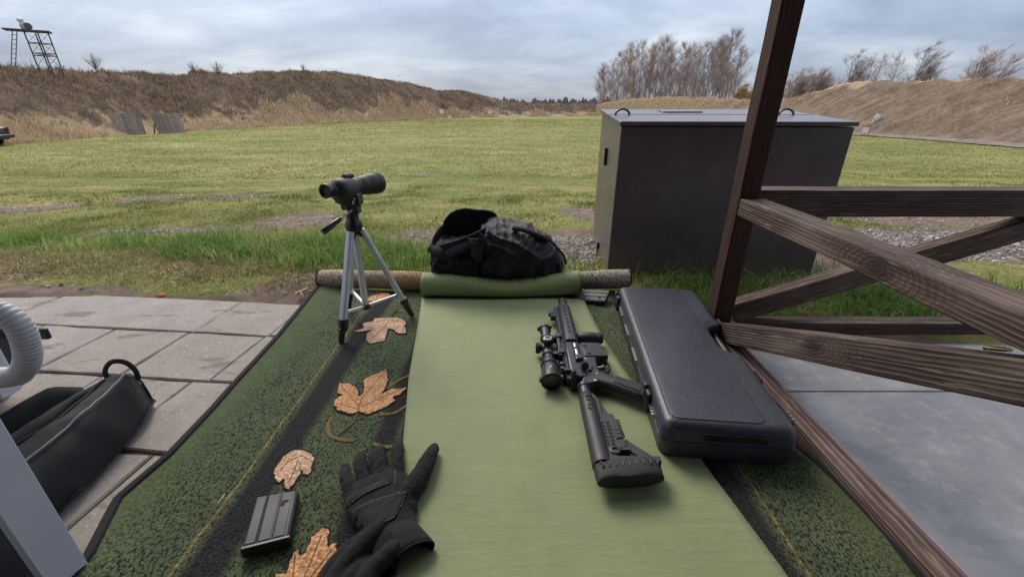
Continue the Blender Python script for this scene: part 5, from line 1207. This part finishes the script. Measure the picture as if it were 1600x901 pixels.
for pts_, r_ in (([(-.348, 1.72, .20), (-.34, 1.78, .235), (-.31, 1.86, .262), (-.24, 1.90, .275), (-.15, 1.89, .285), (-.09, 1.85, .292)], .0075), ([(-.345, 1.70, .195), (-.30, 1.675, .222), (-.22, 1.668, .248), (-.15, 1.68, .275), (-.11, 1.70, .292)], .0065)):
    pp_ = smooth_path(pts_, 6); MB().grid([[p + Vector((0, 0, -.11)), p + Vector((0, -.004, -.03)), p] for p in pp_]).build('opening_edge', M_nyl2, db, smooth=True, solid=.005)
    MB().tube(pp_, r_ * .6, 8).build('zip_edge', M_web, db, smooth=True)
hn = MB(); hn.tube(smooth_path([(.005, 1.71, .288), (.04, 1.70, .285), (.085, 1.70, .270), (.125, 1.705, .252), (.15, 1.715, .235)], 4), .016, 12, flat=.6); hn.build('handle_wrap', M_nyl2, db, smooth=True)
MB().tube(smooth_path([(.155, 1.72, .235), (.19, 1.71, .205), (.222, 1.72, .165), (.236, 1.735, .12)], 5), .005, 8).build('zip_edge', M_web, db, smooth=True)
MB().tube(smooth_path([(-.335, 1.655, .168), (-.31, 1.642, .150), (-.27, 1.638, .146), (-.23, 1.64, .155), (-.20, 1.645, .165)], 5), .0032, 7).build('piping', M_web, db, smooth=True)
MB().tube(smooth_path([(-.135, 1.66, .287), (-.115, 1.652, .265), (-.095, 1.645, .235), (-.06, 1.636, .212), (-.03, 1.632, .2)], 5), .0042, 7).build('piping', M_web, db, smooth=True)
MB().tube(smooth_path([(-.13, 1.648, .118), (-.118, 1.634, .135), (-.105, 1.63, .12), (-.085, 1.632, .105)], 5), .0026, 7).build('piping', M_web, db, smooth=True)

# ================================================================== LEFT SOFT BAG
M_lb = fabric('soft_bag_nylon', (.0125, .0135, .0170), .7, 700, .35); M_pipe = simple('grey_piping', (.20, .20, .22), .6)
sb = thing('soft_bag', 'long black soft carry bag, unzipped, lying on the paving slabs', 'bag', (-.99, .70, .004))
ys = np.concatenate([np.linspace(.30, .86, 30), np.linspace(.872, .936, 16)]); rings = []; ridge = []; bedge = []; lip = []
for y in ys:
    e_ = float(np.interp(y, [.30, .82, .87, .90, .918, .93, .936], [1, 1, .98, .93, .83, .62, .35]))
    xr_ = float(np.interp(y, [.30, .585, .66, .79, .86, .925], [-.895, -.90, -.903, -.925, -.945, -.975])) ; xl_ = float(np.interp(y, [.3, .6, .86, .925], [-1.13, -1.12, -1.085, -1.06]))
    h_ = .128 * e_ * float(np.interp(y, [.3, .6, .85, .93], [.9, .95, 1, .95])); cm = (xr_ + xl_) / 2; hw = (xr_ - xl_) / 2 * (.75 + .25 * e_)
    prof = [(1.0, .012), (1.02, .10), (1.0, .30), (.93, .58), (.78, .84), (.60, .97), (.40, 1.0), (.20, .98), (.06, .93), (-.02, .80), (-.06, .62), (-.12, .62), (-.17, .80), (-.24, .93), (-.42, .92), (-.66, .78), (-.85, .52), (-.97, .25), (-1.0, .08), (-.98, .012), (-.5, .006), (0, .006), (.5, .006)]
    ring = []
    for (a, b) in prof:
        p = Vector((cm + hw * a, y, .004 + h_ * b)); w_ = wrinkle(p, .011, 2.0, 11) * (1 if b > .05 else 0)
        ring.append(p + Vector((a * .6, 0, 1)).normalized() * w_)
    rings.append(ring); ridge.append(ring[5] + Vector((.002, 0, .0025))); bedge.append(ring[1] + Vector((.001, 0, 0))); lip.append(ring[8] + Vector((0, 0, .003)))
MB().loft(rings).build('body', M_lb, sb, smooth=True, sub=1)
MB().tube(ridge[:44], .0021, 6).build('piping', M_pipe, sb, smooth=True)
MB().tube(bedge[:45], .0028, 6).build('piping', M_lb, sb, smooth=True)
MB().tube(lip[:44], .004, 6).build('zip_edge', M_web, sb, smooth=True)
endp = [r_[k] for r_, k in ((rings[-1], k) for k in range(1, 19))]
MB().tube([p + Vector((.001, .003, 0)) for p in [rings[-4][k] for k in range(2, 19)]], .0026, 6).build('piping', M_web, sb, smooth=True)
ribbon([(-1.035, .895, .105), (-1.045, .905, .13), (-1.03, .915, .15), (-1.0, .918, .148), (-.975, .912, .13), (-.962, .90, .108)], .012, (0, -1, .6), 'carry_loop', M_web, sb)
# the far flap standing open behind
P = []
for i in range(30):
    y = .42 + i * .0165; P.append([Vector((-1.10 - .02 * k + .006 * noise.noise((y * 12, k, 0)), y, .03 + k * .105 * float(np.interp(y, [.42, .7, .84, .9], [.9, 1, .95, .5])))) for k in (0, .35, .7, 1.0)])
MB().grid(P).build('open_flap', M_lb, sb, smooth=True, solid=.004)

# ================================================================== GREY CABINET AND HOSE (left edge)
M_cab = SH('grey_enamel'); s = M_cab; v = s.mapv(); s.set('Base Color', s.ramp(s.noise(v, 6, 4), [(.3, (.50, .52, .60)), (.7, (.55, .57, .65))])); s.set('Roughness', .42); s.bump(s.noise(v, 240, 2), .05, .001); M_cab = s.m
M_cabp = simple('textured_panel', (.085, .095, .11), .55, (.055, .062, .072), 22, .8, 60, .006)
cb = thing('cabinet', 'upright grey metal cabinet with dark textured front panel, cut by the photo edge', 'cabinet', (-.9, .45, 0))
MB().box((-.7335, .447, .29), (.012, .056, .58)).build('side_frame', M_cab, cb, bevel=.0015)
MB().box((-.905, .4255, .29), (.331, .012, .575)).build('front_panel', M_cabp, cb, bevel=.003)
MB().box((-.905, .468, .29), (.331, .012, .575)).build('back_panel', M_cabp, cb, bevel=.003)
MB().box((-.905, .446, .5805), (.356, .060, .004)).build('top_cap', M_cab, cb, bevel=.001)
M_hose = simple('grey_hose', (.50, .505, .52), .5, (.42, .425, .44), 12, .1)
hz = thing('ribbed_hose', 'pale grey ribbed hose bending in a loop at the left edge', 'hose', (-1.08, .8, .25))
HR = .0215
path = smooth_path([(-1.30, .80, .385), (-1.20, .80, .382), (-1.125, .80, .368), (-1.089, .80, .352), (-1.070, .80, .331), (-1.065, .80, .304), (-1.071, .80, .270), (-1.080, .80, .242), (-1.10, .80, .212), (-1.131, .80, .190), (-1.171, .80, .184), (-1.22, .80, .19), (-1.32, .80, .21)], 22)
L_ = [0]
for i in range(1, len(path)): L_.append(L_[-1] + (path[i] - path[i - 1]).length)
A_ = np.array([tuple(p) for p in path]); tt = np.linspace(0, L_[-1], int(L_[-1] / .0014)); ev = [Vector((np.interp(t, L_, A_[:, 0]), np.interp(t, L_, A_[:, 1]), np.interp(t, L_, A_[:, 2]))) for t in tt]
MB().tube(ev, [HR + .0022 * abs(math.sin(t * math.pi / .0088)) ** .6 + .0004 * noise.noise((t * 60, 0, 0)) for t in tt], 26).build('hose_body', M_hose, hz, smooth=True)
mc = thing('machine_unit', 'dark grey green machine unit half hidden inside the hose loop', 'machine', (-1.24, .86, 0))
M_mach = simple('machine_green', (.030, .040, .042), .35, (.02, .026, .028), 10)
MB().box((-1.53, .93, .175), (.40, .12, .25)).build('housing', M_mach, mc, bevel=.02, seg=3)
MB().box((-1.25, .925, .228), (.165, .012, .03)).build('bracket', M_blk, mc, bevel=.004)
MB().box((-1.318, .90, .16), (.02, .05, .20)).build('side_panel', M_cab, mc, bevel=.004)
for xx in (-1.66, -1.44):
    for y_ in (.89, .97): MB().lathe((xx, y_, 0), (0, 0, 1), [(0, .014), (.052, .014)], 12).build('foot', M_blk, mc, smooth=True)

# small litter
ch = tag(MB().box((-.924, 1.69, .010), (.012, .07, .008), Matrix.Rotation(R(-30), 3, 'Z').to_4x4(), taper=.8).build('wood_chip', simple('pale_wood', (.50, .40, .28), .8, bump=.4), bevel=.0015), 'pale split wood chip on the soil left of the rolled rug', 'wood chip')
M_brk = simple('brick_red', (.45, .15, .07), .9, (.36, .11, .05), 40, .6, 90, .004)
for i, (x, y, lb) in enumerate([(-1.52, 1.655, 'small orange brick chip lying beside the slab edge'), (-2.55, 2.75, 'orange brick bit in the bare patch behind the long grass')]):
    b = MB(); ell(b, (x, y, .004), Matrix.Rotation(i, 3, 'Z'), (.022, .013, .010), 8, 6); b.v = [tuple(Vector(p) + Vector((noise.noise(Vector(p) * 90), noise.noise(Vector(p) * 80 + Vector((5, 0, 0))), 0)) * .004) for p in b.v]
    tag(b.build('brick_chip', M_brk), lb, 'brick chip')
M_leafd = simple('dead_leaf', (.33, .19, .09), .9, (.24, .13, .06), 60, .3)
tag(MB().tube([(-.60, .612, .0115), (-.597, .622, .013), (-.599, .634, .0115)], .0009, 5).build('straw_bit', simple('pale_straw', (.6, .52, .36), .8)), 'short pale straw lying on the green rug near its left edge', 'straw')

# ================================================================== FAR THINGS
M_plank = wood('grey_plank', (.13, .105, .09), (.25, .205, .18), (.36, .315, .285), .25, .35)
def screen(label, p0, p1, h):
    p0, p1 = Vector(p0), Vector(p1); d = (p1 - p0); ln = d.length; d.normalize(); back = Vector((d.y * -1, d.x, 0))
    if back.y < 0: back = -back
    t = thing('plank_screen', label, 'plank screen', (p0 + p1) / 2, 0, 'plank screens at the foot of the left berm')
    n = 11; u = Vector((0, 0, 1)) + back * .10; u.normalize()
    for i in range(n):
        c = p0 + d * (ln * (i + .5) / n); hh = h + random.uniform(-.03, .03); z0 = random.uniform(-.03, .02)
        wooden_beam('plank', c + Vector((0, 0, z0)) + back * random.uniform(-.006, .006), c + u * hh + back * random.uniform(-.006, .006), ln / n - random.uniform(.010, .03), .028, M_plank, t, up=back, seg=3)
    for k in (.22, .8): wooden_beam('batten', p0 + u * h * k + back * .05, p1 + u * h * k + back * .05, .05, .09, M_plank, t, seg=3)
    for e_ in (.12, .88): wooden_beam('prop', p0 + d * ln * e_ + u * h * .8 + back * .07, p0 + d * ln * e_ + back * .75, .06, .06, M_plank, t, seg=3)
    return t
screen('wider grey plank screen leaning before dry reeds, left one of the two', (-22.55, 25.4, -.7), (-21.75, 26.55, -.7), 1.17)
screen('smaller grey plank screen leaning before dry reeds, right one of the two', (-21.55, 27.2, -.7), (-20.95, 28.65, -.7), 1.14)
# lookout frame with ladder
M_iron = simple('dark_iron', (.05, .042, .055), .6, (.075, .05, .045), 6, metal=.3)
tw = thing('platform_tower', 'dark iron platform tower on the left berm crest with braced legs', 'tower', (-25.3, 26.2, 2.6))
bs = Vector((-25.4, 25.95, 2.72)); ax1 = Vector((.82, .57, 0)).normalized(); ax2 = Vector((-.57, .82, 0))
corn = [(-1, 0), (.08, -1), (1, 0), (-.08, 1)]; hw = .45; tn = Vector((.70, .715, 0)); rn = Vector((-.715, .70, 0))
def cpos(i, z): a, b = corn[i]; return bs + tn * a * hw + rn * b * hw + Vector((0, 0, z))
for i in range(4): MB().beam(cpos(i, -.4), cpos(i, 1.72), .042, .042).build('leg', M_iron, tw)
for z in (.62, .72, 1.2):
    for i in range(4): MB().beam(cpos(i, z), cpos((i + 1) % 4, z), .035, .035).build('cross_bar', M_iron, tw)
for z0, z1 in ((.1, .62), (.72, 1.2), (1.2, 1.70)):
    for i in range(4): MB().beam(cpos(i, z1), cpos((i + 1) % 4, z0), .013, .013).build('brace', M_iron, tw)
pf = MB(); pf.box(bs + ax1 * -.30 + Vector((0, 0, 1.76)), (1.75, .7, .07), Matrix.Rotation(math.atan2(ax1.y, ax1.x), 3, 'Z').to_4x4()); pf.build('platform', M_iron, tw)
ld = thing('ladder', 'dark iron ladder leaning from the berm crest against the tower platform', 'ladder', (-26.3, 25.0, 2.5))
l0 = Vector((-26.42, 24.9, 2.45)); lu = Vector((.24, .25, 1.0)).normalized()
for k in (-.085, .085): MB().beam(l0 + ax1 * k, l0 + ax1 * k + lu * 2.14, .035, .035).build('stile', M_iron, ld)
for k in range(8): MB().beam(l0 + ax1 * -.085 + lu * (.25 + k * .235), l0 + ax1 * .085 + lu * (.25 + k * .235), .026, .026).build('rung', M_iron, ld)
fl_ = thing('floodlight', 'white capped floodlight with dark round face on the tower platform', 'floodlight', bs + ax1 * -.32 + Vector((0, 0, 1.8)))
q_ = bs + ax1 * -.34 + Vector((0, 0, 1.8)); M_wht = simple('white_paint', (.72, .73, .72), .5); M_mot = simple('mottled_housing', (.45, .46, .44), .6, (.12, .13, .12), 14)
MB().lathe(q_, (-.22, 0, 1), [(0, .12), (.05, .16), (.2, .17), (.32, .13), (.36, .10)], 16).build('lamp_body', M_mot, fl_, smooth=True)
b_ = MB(); ell(b_, q_ + Vector((-.13, 0, .46)), Matrix.Identity(3), (.15, .13, .12), 14, 8); b_.build('white_cap', M_wht, fl_, smooth=True)
MB().lathe(q_ + ax1 * .10 + Vector((0, 0, .16)), (.8, -.5, .12), [(0, .10), (.08, .16), (.10, .165), (.105, .15), (.09, .02)], 20).build('round_face', simple('dark_face', (.05, .04, .06), .4), fl_, smooth=True)
# dark car end at the left edge
cr = thing('parked_car', 'dark car end at the left photo edge below the left berm', 'car', (-21.7, 18.6, -.7))
cd = Vector((-.93, -.36, 0)).normalized(); cs_ = Vector((-cd.y, cd.x, 0)); c00 = Vector((-20.95, 18.3, -.7)); s_ = .72
Mc = Matrix((cd, cs_, Vector((0, 0, 1)))).transposed().to_4x4(); Mc.translation = c00
M_car = simple('car_paint', (.010, .010, .012), .5); M_tyre = simple('tyre', (.012, .012, .012), .85); M_cgl = simple('car_glass', (.02, .028, .03), .08, spec=.9)
prof = [(.02, .42), (0, .62), (.06, .95), (.25, 1.02), (.55, 1.45), (2.6, 1.5), (3.2, 1.05), (4.1, .95), (4.2, .6), (4.15, .32), (.12, .32)]
Mx = Mc @ Matrix.Scale(s_, 4) @ Matrix(((1, 0, 0, 0), (0, 0, 1, 0), (0, 1, 0, 0), (0, 0, 0, 1)))
MB().prism(prof, -.8, .8, Mx).build('body', M_car, cr, bevel=.06, seg=3)
MB().box((0, 0, 0), (.22, 1.66, .2)).tf(Mc @ Matrix.Scale(s_, 4) @ Matrix.Translation((-.02, 0, .50))).build('bumper', M_blk, cr, bevel=.03)
MB().prism([(.30, 1.04), (.53, 1.40), (.50, 1.40), (.27, 1.04)], -.66, .66, Mx).build('rear_window', M_cgl, cr)
for sd_i in (-1, 1):
    MB().prism([(.62, 1.04), (.80, 1.38), (2.5, 1.42), (2.95, 1.04)], sd_i * .79, sd_i * .81, Mx).build('side_window', M_cgl, cr)
    MB().box((0, 0, 0), (.06, .2, .26)).tf(Mc @ Matrix.Scale(s_, 4) @ Matrix.Translation((.02, sd_i * .68, .85))).build('tail_light', simple('tail_lens', (.06, .012, .012), .35), cr, bevel=.01)
    for xx in (.75, 3.3):
        wl = MB().lathe(Mc @ Vector((xx * s_, sd_i * .66 * s_, .31 * s_)), cs_ * sd_i, [(0, .2 * s_), (0, .31 * s_), (.17 * s_, .31 * s_), (.19 * s_, .29 * s_), (.19 * s_, .2 * s_)], 22, caps=False).build('wheel', M_tyre, cr, smooth=True)
        MB().lathe(Mc @ Vector((xx * s_, sd_i * .80 * s_, .31 * s_)), cs_ * sd_i, [(0, .2 * s_), (.02, .19 * s_), (.03, .06 * s_)], 18).build('rim', M_steel, wl)
# range boards and signs
def board(name, label, cat, p, w_, h_, z0, tilt=0, red=False, post=True, grp=None):
    t = thing(name, label, cat, p, 0, grp); b = MB(); M1 = Matrix.Rotation(tilt, 4, 'Y')
    b.box((0, 0, z0 + h_ / 2), (w_, .03, h_)); b.tf(M1); b.build('plate', M_wht, t, world=False, bevel=.004)
    if post: MB().box((0, .03, z0 / 2 + .02), (.035, .035, z0 + .1)).tf(M1).build('post', simple('pale_post', (.5, .48, .45), .7), t, world=False)
    if red:
        b = MB()
        for c_, d_2 in (((0, -.018, z0 + h_ - .02), (w_, .01, .04)), ((0, -.018, z0 + .02), (w_, .01, .04)), ((w_ / 2 - .02, -.018, z0 + h_ / 2), (.04, .01, h_ - .08)), ((-w_ / 2 + .02, -.018, z0 + h_ / 2), (.04, .01, h_ - .08))): b.box(c_, d_2)
        b.tf(M1).build('red_border', simple('red_paint', (.5, .05, .06), .5), t, world=False)
    return t
board('range_sign', 'small white sign leaning on a thin post on the right berm', 'sign', (20.95, 26.3, -.35), .30, .27, .55, R(24))
MB_ = board('range_sign', 'white sign with red border beside the right end of the metal box', 'sign', (19.42, 24.6, -.62), .46, .42, .02, 0, True, False)
for i, (x, y, w_, h_, z0, lb) in enumerate([(-9.6, 62.0, .5, .45, .75, 'white round topped marker board on post by the left berm foot'), (-8.6, 62.6, .35, .4, .05, 'low white marker with dark top at the left berm foot'), (-3.4, 70.5, .5, .4, .6, 'white marker board further along the left berm foot'), (1.75, 70.0, .55, .4, .05, 'white marker lying low on the field end left of centre'), (2.6, 77.0, .4, .35, .5, 'small white marker before the far berm'), (7.6, 76.0, .9, .4, .05, 'wide white marker board nearest the far berm right end')]):
    board('range_marker', lb, 'marker', (x, y, -.7), w_, h_, z0, post=z0 > .1, grp='white markers along the far end of the field')

# ------------------------------------------------------------------ trees
M_bark = simple('bark', (.18, .14, .12), .9, (.12, .095, .085), 4); M_tw = simple('twigs', (.38, .265, .215), .9, (.28, .195, .16), 2); M_two = simple('twigs_orange', (.46, .28, .15), .9, (.34, .21, .125), 2); M_twg = simple('twigs_grey', (.34, .275, .25), .9, (.25, .2, .185), 2)
M_fir = simple('fir_needles', (.035, .042, .022), .9, (.06, .055, .03), 3)
def tree_mesh(seed, h, spread, lean=0, upright=.8, nb=26, lv=3, tr=.16, stems=1, start=.22, slv=0, slen=1.0, rmin=.013, fan=.22):
    rd = random.Random(seed); trunk = MB(); crown = MB()
    def seg(m, pts, r0, r1, n): m.tube(pts, [r0 + (r1 - r0) * i / (len(pts) - 1) for i in range(len(pts))], n, caps=False)
    def branch(p, d, ln, r, lvl):
        pts = [p]; dd = d.copy(); k = 4 if lvl < 3 else 3
        for i in range(k):
            dd = (dd + Vector((rd.gauss(0, .13) + lean * .10, rd.gauss(0, .13), rd.gauss(0, .1) + .10 * upright))).normalized(); pts.append(pts[-1] + dd * ln / k)
        seg(crown, pts, r, max(rmin * .6, r * .35), 3 if lvl > 1 else 5)
        if lvl >= 2 and slv:
            for _ in range(slv):
                t = rd.random(); i = min(k - 1, int(t * k)); q = pts[i].lerp(pts[i + 1], t * k - i); d2 = (dd + Vector((rd.gauss(0, .42) + lean * .2, rd.gauss(0, .42), rd.gauss(.15, .35)))).normalized(); l2 = rd.uniform(.3, .9) * slen; s2 = d2.orthogonal().normalized() * .0055
                crown.add([q - s2, q + s2, q + d2 * l2], [(0, 1, 2)])
        if lvl < lv:
            for _ in range(rd.randint(4, 6) if lvl == 1 else rd.randint(3, 5)):
                t = rd.uniform(.25, 1.0); i = min(k - 1, int(t * k)); q = pts[i].lerp(pts[i + 1], t * k - i)
                a = rd.uniform(0, 6.28); off = Vector((math.cos(a), math.sin(a), rd.uniform(-.1, .5))); nd = (dd * (.7 + .3 * upright) + off * (.75 - .3 * upright) + Vector((lean * .35, 0, 0))).normalized()
                branch(q, nd, ln * rd.uniform(.45, .72), max(rmin, r * .5), lvl + 1)
    for sgi in range(stems):
        p = Vector((0, 0, 0)); d = Vector((lean * .12 + rd.gauss(0, fan if stems > 1 else .03), rd.gauss(0, fan * .8 if stems > 1 else .05), 1)).normalized(); pts = [p]; K = 9; hh = h * (1 if sgi == 0 else rd.uniform(.7, .95))
        for i in range(K):
            d = (d + Vector((rd.gauss(0, .035) + lean * .05, rd.gauss(0, .035), .05))).normalized(); pts.append(pts[-1] + d * hh / K)
        seg(trunk, pts, tr, min(.03, tr * .4), 7)
        for b in range(nb):
            t = start + (1 - start) * (b + rd.random()) / nb; i = min(K - 1, int(t * K)); q = pts[i].lerp(pts[i + 1], t * K - i); a = rd.uniform(0, 6.28)
            ln = hh * spread * (1.15 - .8 * t) * rd.uniform(.6, 1.15); nd = Vector((math.cos(a) * (1 - .55 * upright) + lean * .5, math.sin(a) * (1 - .55 * upright), .35 + .8 * upright)).normalized()
            branch(q, nd, ln, tr * (.42 - .26 * t), 1)
    return trunk, crown
def mkproto(args, mats, name='bare_tree'):
    t, c = tree_mesh(**args); r = bpy.data.objects.new(name, None); C.objects.link(r)
    a = t.build('trunk', mats[0], None); b = c.build('crown', mats[1], None); a.parent = r; b.parent = r
    return r
used = set()
def plant(proto, loc, sc, rz, label, cat, group=None):
    if proto.name not in used: used.add(proto.name); r = proto
    else:
        r = proto.copy(); C.objects.link(r)
        for ch_ in proto.children:
            c_ = ch_.copy(); C.objects.link(c_); c_.parent = r; c_.matrix_parent_inverse = ch_.matrix_parent_inverse
    r.location = loc; r.scale = (sc, sc, sc) if not isinstance(sc, tuple) else sc; r.rotation_euler = (0, 0, rz)
    tag(r, label, cat, group); return r
PG = [mkproto(dict(seed=1 + i, h=12, spread=.30, upright=.55, nb=34, lv=3, tr=.10, start=.08, slv=5, slen=1.5, rmin=.009), (M_bark, mt)) for i, mt in enumerate((M_tw, M_two, M_twg, M_tw))]
PW = [mkproto(dict(seed=31 + i, h=6, spread=.36, lean=.42, upright=.5, nb=15, lv=3, tr=.06, stems=5, start=.12, slv=4, slen=.95, rmin=.008), (M_bark, mt)) for i, mt in enumerate((M_twg, M_tw, M_twg))]
# grove beyond the metal box
GR = [(937, 113, 0), (945, 104, 1), (953, 100, 0), (961, 92, 2), (970, 86, 1), (978, 80, 0), (987, 90, 3), (995, 76, 2), (1003, 80, 1), (1012, 84, 0), (1021, 75, 3), (1029, 71, 2), (1037, 78, 0), (1046, 83, 1), (1054, 80, 2), (1063, 84, 3), (1071, 78, 2), (1080, 84, 0), (1089, 78, 2), (1098, 82, 3), (1107, 76, 2), (1115, 70, 0), (1125, 60, 2), (1133, 64, 2), (1141, 84, 0)]
ORD = 'first second third fourth fifth sixth seventh eighth ninth tenth eleventh twelfth thirteenth fourteenth fifteenth sixteenth seventeenth eighteenth nineteenth twentieth twenty-first twenty-second twenty-third twenty-fourth twenty-fifth'.split()
for i, (u, v_, k) in enumerate(GR):
    Yd = 92 + 16 * random.random(); F_ = Yd * .9184 + (.0) ; x = (u - 800) / 655 * (Yd * .92); tz = (168.4 - v_) / 655 * .843 * Yd
    hgt = tz + 1.4
    plant(PG[k], (x, Yd, -.7), (hgt / 12.2, hgt / 12.2, hgt / 12.2), random.uniform(0, 6.28), 'bare %s tree in the grove beyond the metal box, %s from the left' % (('brown', 'orange tinted', 'grey', 'brown')[k], ORD[i]), 'tree', 'bare trees in the grove')
PS = [mkproto(dict(seed=61, h=3.2, spread=.45, upright=.7, nb=16, lv=3, tr=.04, stems=4, start=.1, slv=3, slen=.5), (M_bark, M_two), 'bare_shrub'), mkproto(dict(seed=63, h=1.0, spread=.4, upright=.7, nb=11, lv=2, rmin=.006, tr=.010, fan=.55, stems=9, start=.1), (M_bark, M_twg), 'bare_shrub')]
rd = random.Random(77); tk, cr_ = MB(), MB()
tk.tube([(0, 0, -.1), (0, 0, .08)], [.03, .022], 6)
for i in range(46):
    a = rd.uniform(0, 6.28); sp_ = abs(rd.gauss(0, .42)); d = Vector((math.cos(a) * sp_, math.sin(a) * sp_, 1)).normalized(); l_ = rd.uniform(.45, 1.05); p1 = d * l_ * .55; p2 = p1 + (d + Vector((rd.gauss(0, .15), rd.gauss(0, .15), .15))).normalized() * l_ * .45
    cr_.tube([(0, 0, .03), p1, p2], [.010, .007, .003], 3, caps=False)
    for _ in range(3):
        q = p1.lerp(p2, rd.random()); cr_.tube([q, q + (d + Vector((rd.gauss(0, .4), rd.gauss(0, .4), 0))).normalized() * rd.uniform(.1, .3)], [.006, .002], 3, caps=False)
for ch_ in list(PS[1].children): bpy.data.objects.remove(ch_)
a_ = tk.build('trunk', M_bark, None); b_ = cr_.build('crown', M_twg, None); a_.parent = PS[1]; b_.parent = PS[1]
for j_, (u, h_) in enumerate(((1150, 5.0), (1158, 4.3), (1166, 4.6), (1176, 3.8))):
    Yd = 88; plant(PS[0], ((u - 800) / 655 * Yd * .92, Yd, -.7), h_ / 3.2, random.uniform(0, 6), 'ochre leafless bush at the right edge of the grove, %s from the left' % ORD[j_], 'bush', 'ochre bushes at the grove edge')
for (u, v_, k, Yd, lb, grp) in [(1222, 118, 1, 60, 0, 1), (1232, 112, 0, 62, 0, 1), (1243, 114, 2, 60, 0, 1), (1254, 110, 1, 61, 0, 1), (1264, 114, 0, 63, 0, 1), (1276, 112, 2, 60, 0, 1),
        (1308, 86, 0, 58, 'wind bent bare tree left of the low group on the right berm', None), (1340, 96, 2, 57, 'slender bare tree just right of the bent one on the right berm', None), (1358, 94, 1, 59, 'pale thin bare tree left of the broad one on the right berm', None), (1378, 95, 2, 58, 'bare tree directly left of the broad one on the right berm', None),
        (1408, 76, 0, 55, 'broadest bare tree of the right berm, standing over the small conifer', None), (1512, 78, 1, 55, 'lone wind bent bare tree right of the gap on the right berm', None), (1598, 82, 2, 55, 'bare tree at the right photo edge above the berm', None), (1500, 100, 0, 57, 'low bare tree at the foot of the lone bent tree', None), (1655, 80, 0, 54, 'bare tree beyond the right photo edge', None)]:
    x = (u - 800) / 655 * Yd * .92; hgt = (168.4 - v_) / 655 * .843 * Yd + 1.4
    up_t = u in (1340, 1358, 1378, 1598)
    plant(PG[(k + 1) % 4] if up_t else PW[k], (x, Yd, -.7), hgt / (12.2 if up_t else 6.3), random.uniform(-.35, .35), lb or 'leafless wind swept tree in the low row right of the post, %s from the left' % ORD[(1222, 1232, 1243, 1254, 1264, 1276).index(u)], 'tree', 'wind swept trees behind the post' if grp else None)
ct = thing('conifer', 'small dark conifer beside the broadest bare tree on the right berm', 'tree', (48.6, 55, -.7)); tk, fo = MB(), MB(); rd = random.Random(4)
tk.tube([(0, 0, 0), (0, 0, 4.9)], [.12, .02], 7); tk.build('trunk', M_bark, ct, world=False)
for i in range(520):
    t = rd.random() ** .8; z = 1.0 + 4.2 * t; r_ = (1.0 * (1 - t) + .08) * rd.uniform(.5, 1.1); a = rd.uniform(0, 6.28); p = Vector((math.cos(a) * r_, math.sin(a) * r_, z)); q2 = p + Vector((math.cos(a) * .35, math.sin(a) * .35, -.12)); s2 = Vector((-math.sin(a), math.cos(a), 0)) * .10
    fo.add([p - s2, p + s2, q2, p + Vector((0, 0, .22))], [(0, 1, 2), (0, 2, 3), (1, 3, 2)])
fo.build('crown', M_fir, ct, world=False)
for (x, y, z, h_, lb) in [(-25.6, 29.0, 2.85, .95, 'bare twiggy bush on the left berm crest, nearest the tower'), (-25.0, 37.0, 3.25, .8, 'leafless bush on the mound of the left berm crest'), (-24.5, 39.2, 3.25, 1.0, 'bushy leafless scrub right of the mound on the left berm crest'), (-21.9, 49.5, 4.2, .8, 'low scrub on the highest part of the left berm crest')]:
    plant(PS[1], (x, y, z), (h_ * 1.15, h_ * 1.15, h_), random.uniform(0, 6), lb, 'bush')
th_ = MB(); rd = random.Random(12)
for i in range(2600):
    u = rd.uniform(936, 1180); Yd = rd.uniform(90, 110); x = (u - 800) / 655 * Yd * .92; h_ = rd.uniform(2.0, 5.2) * (1 - .45 * abs(u - 1055) / 125); p = Vector((x, Yd, -.7)); d = Vector((rd.gauss(0, .22), rd.gauss(0, .2), 1)).normalized()
    th_.tube([p, p + d * h_ * .5, p + d * h_ + Vector((rd.gauss(0, .3), 0, 0))], [.03, .022, .008], 3, caps=False)
th_.build('thicket', M_tw, kind='stuff')
# far wood beyond the end of the range
fw = MB(); rd = random.Random(9)
for i in range(520):
    Yd = rd.uniform(420, 560); x = rd.uniform(-160, 420); h_ = rd.uniform(5, 11); w_ = rd.uniform(2, 4.5); ring = []
    zb = -.7; prev = []
    rings = []
    for t, k in ((0, .7), (.35, 1.0), (.7, .75), (1.0, .12)): rings.append([Vector((x + w_ * k * math.cos(a) * rd.uniform(.75, 1.2), Yd + w_ * k * math.sin(a) * rd.uniform(.75, 1.2), zb + h_ * t * rd.uniform(.93, 1.05))) for a in [j * 6.283 / 7 for j in range(7)]])
    fw.loft(rings)
fwo = fw.build('far_wood', simple('far_wood_hazed', (.085, .085, .095), .95, (.055, .058, .066), .4), kind='stuff')  # grey-blue tone puts the distance haze into the colour
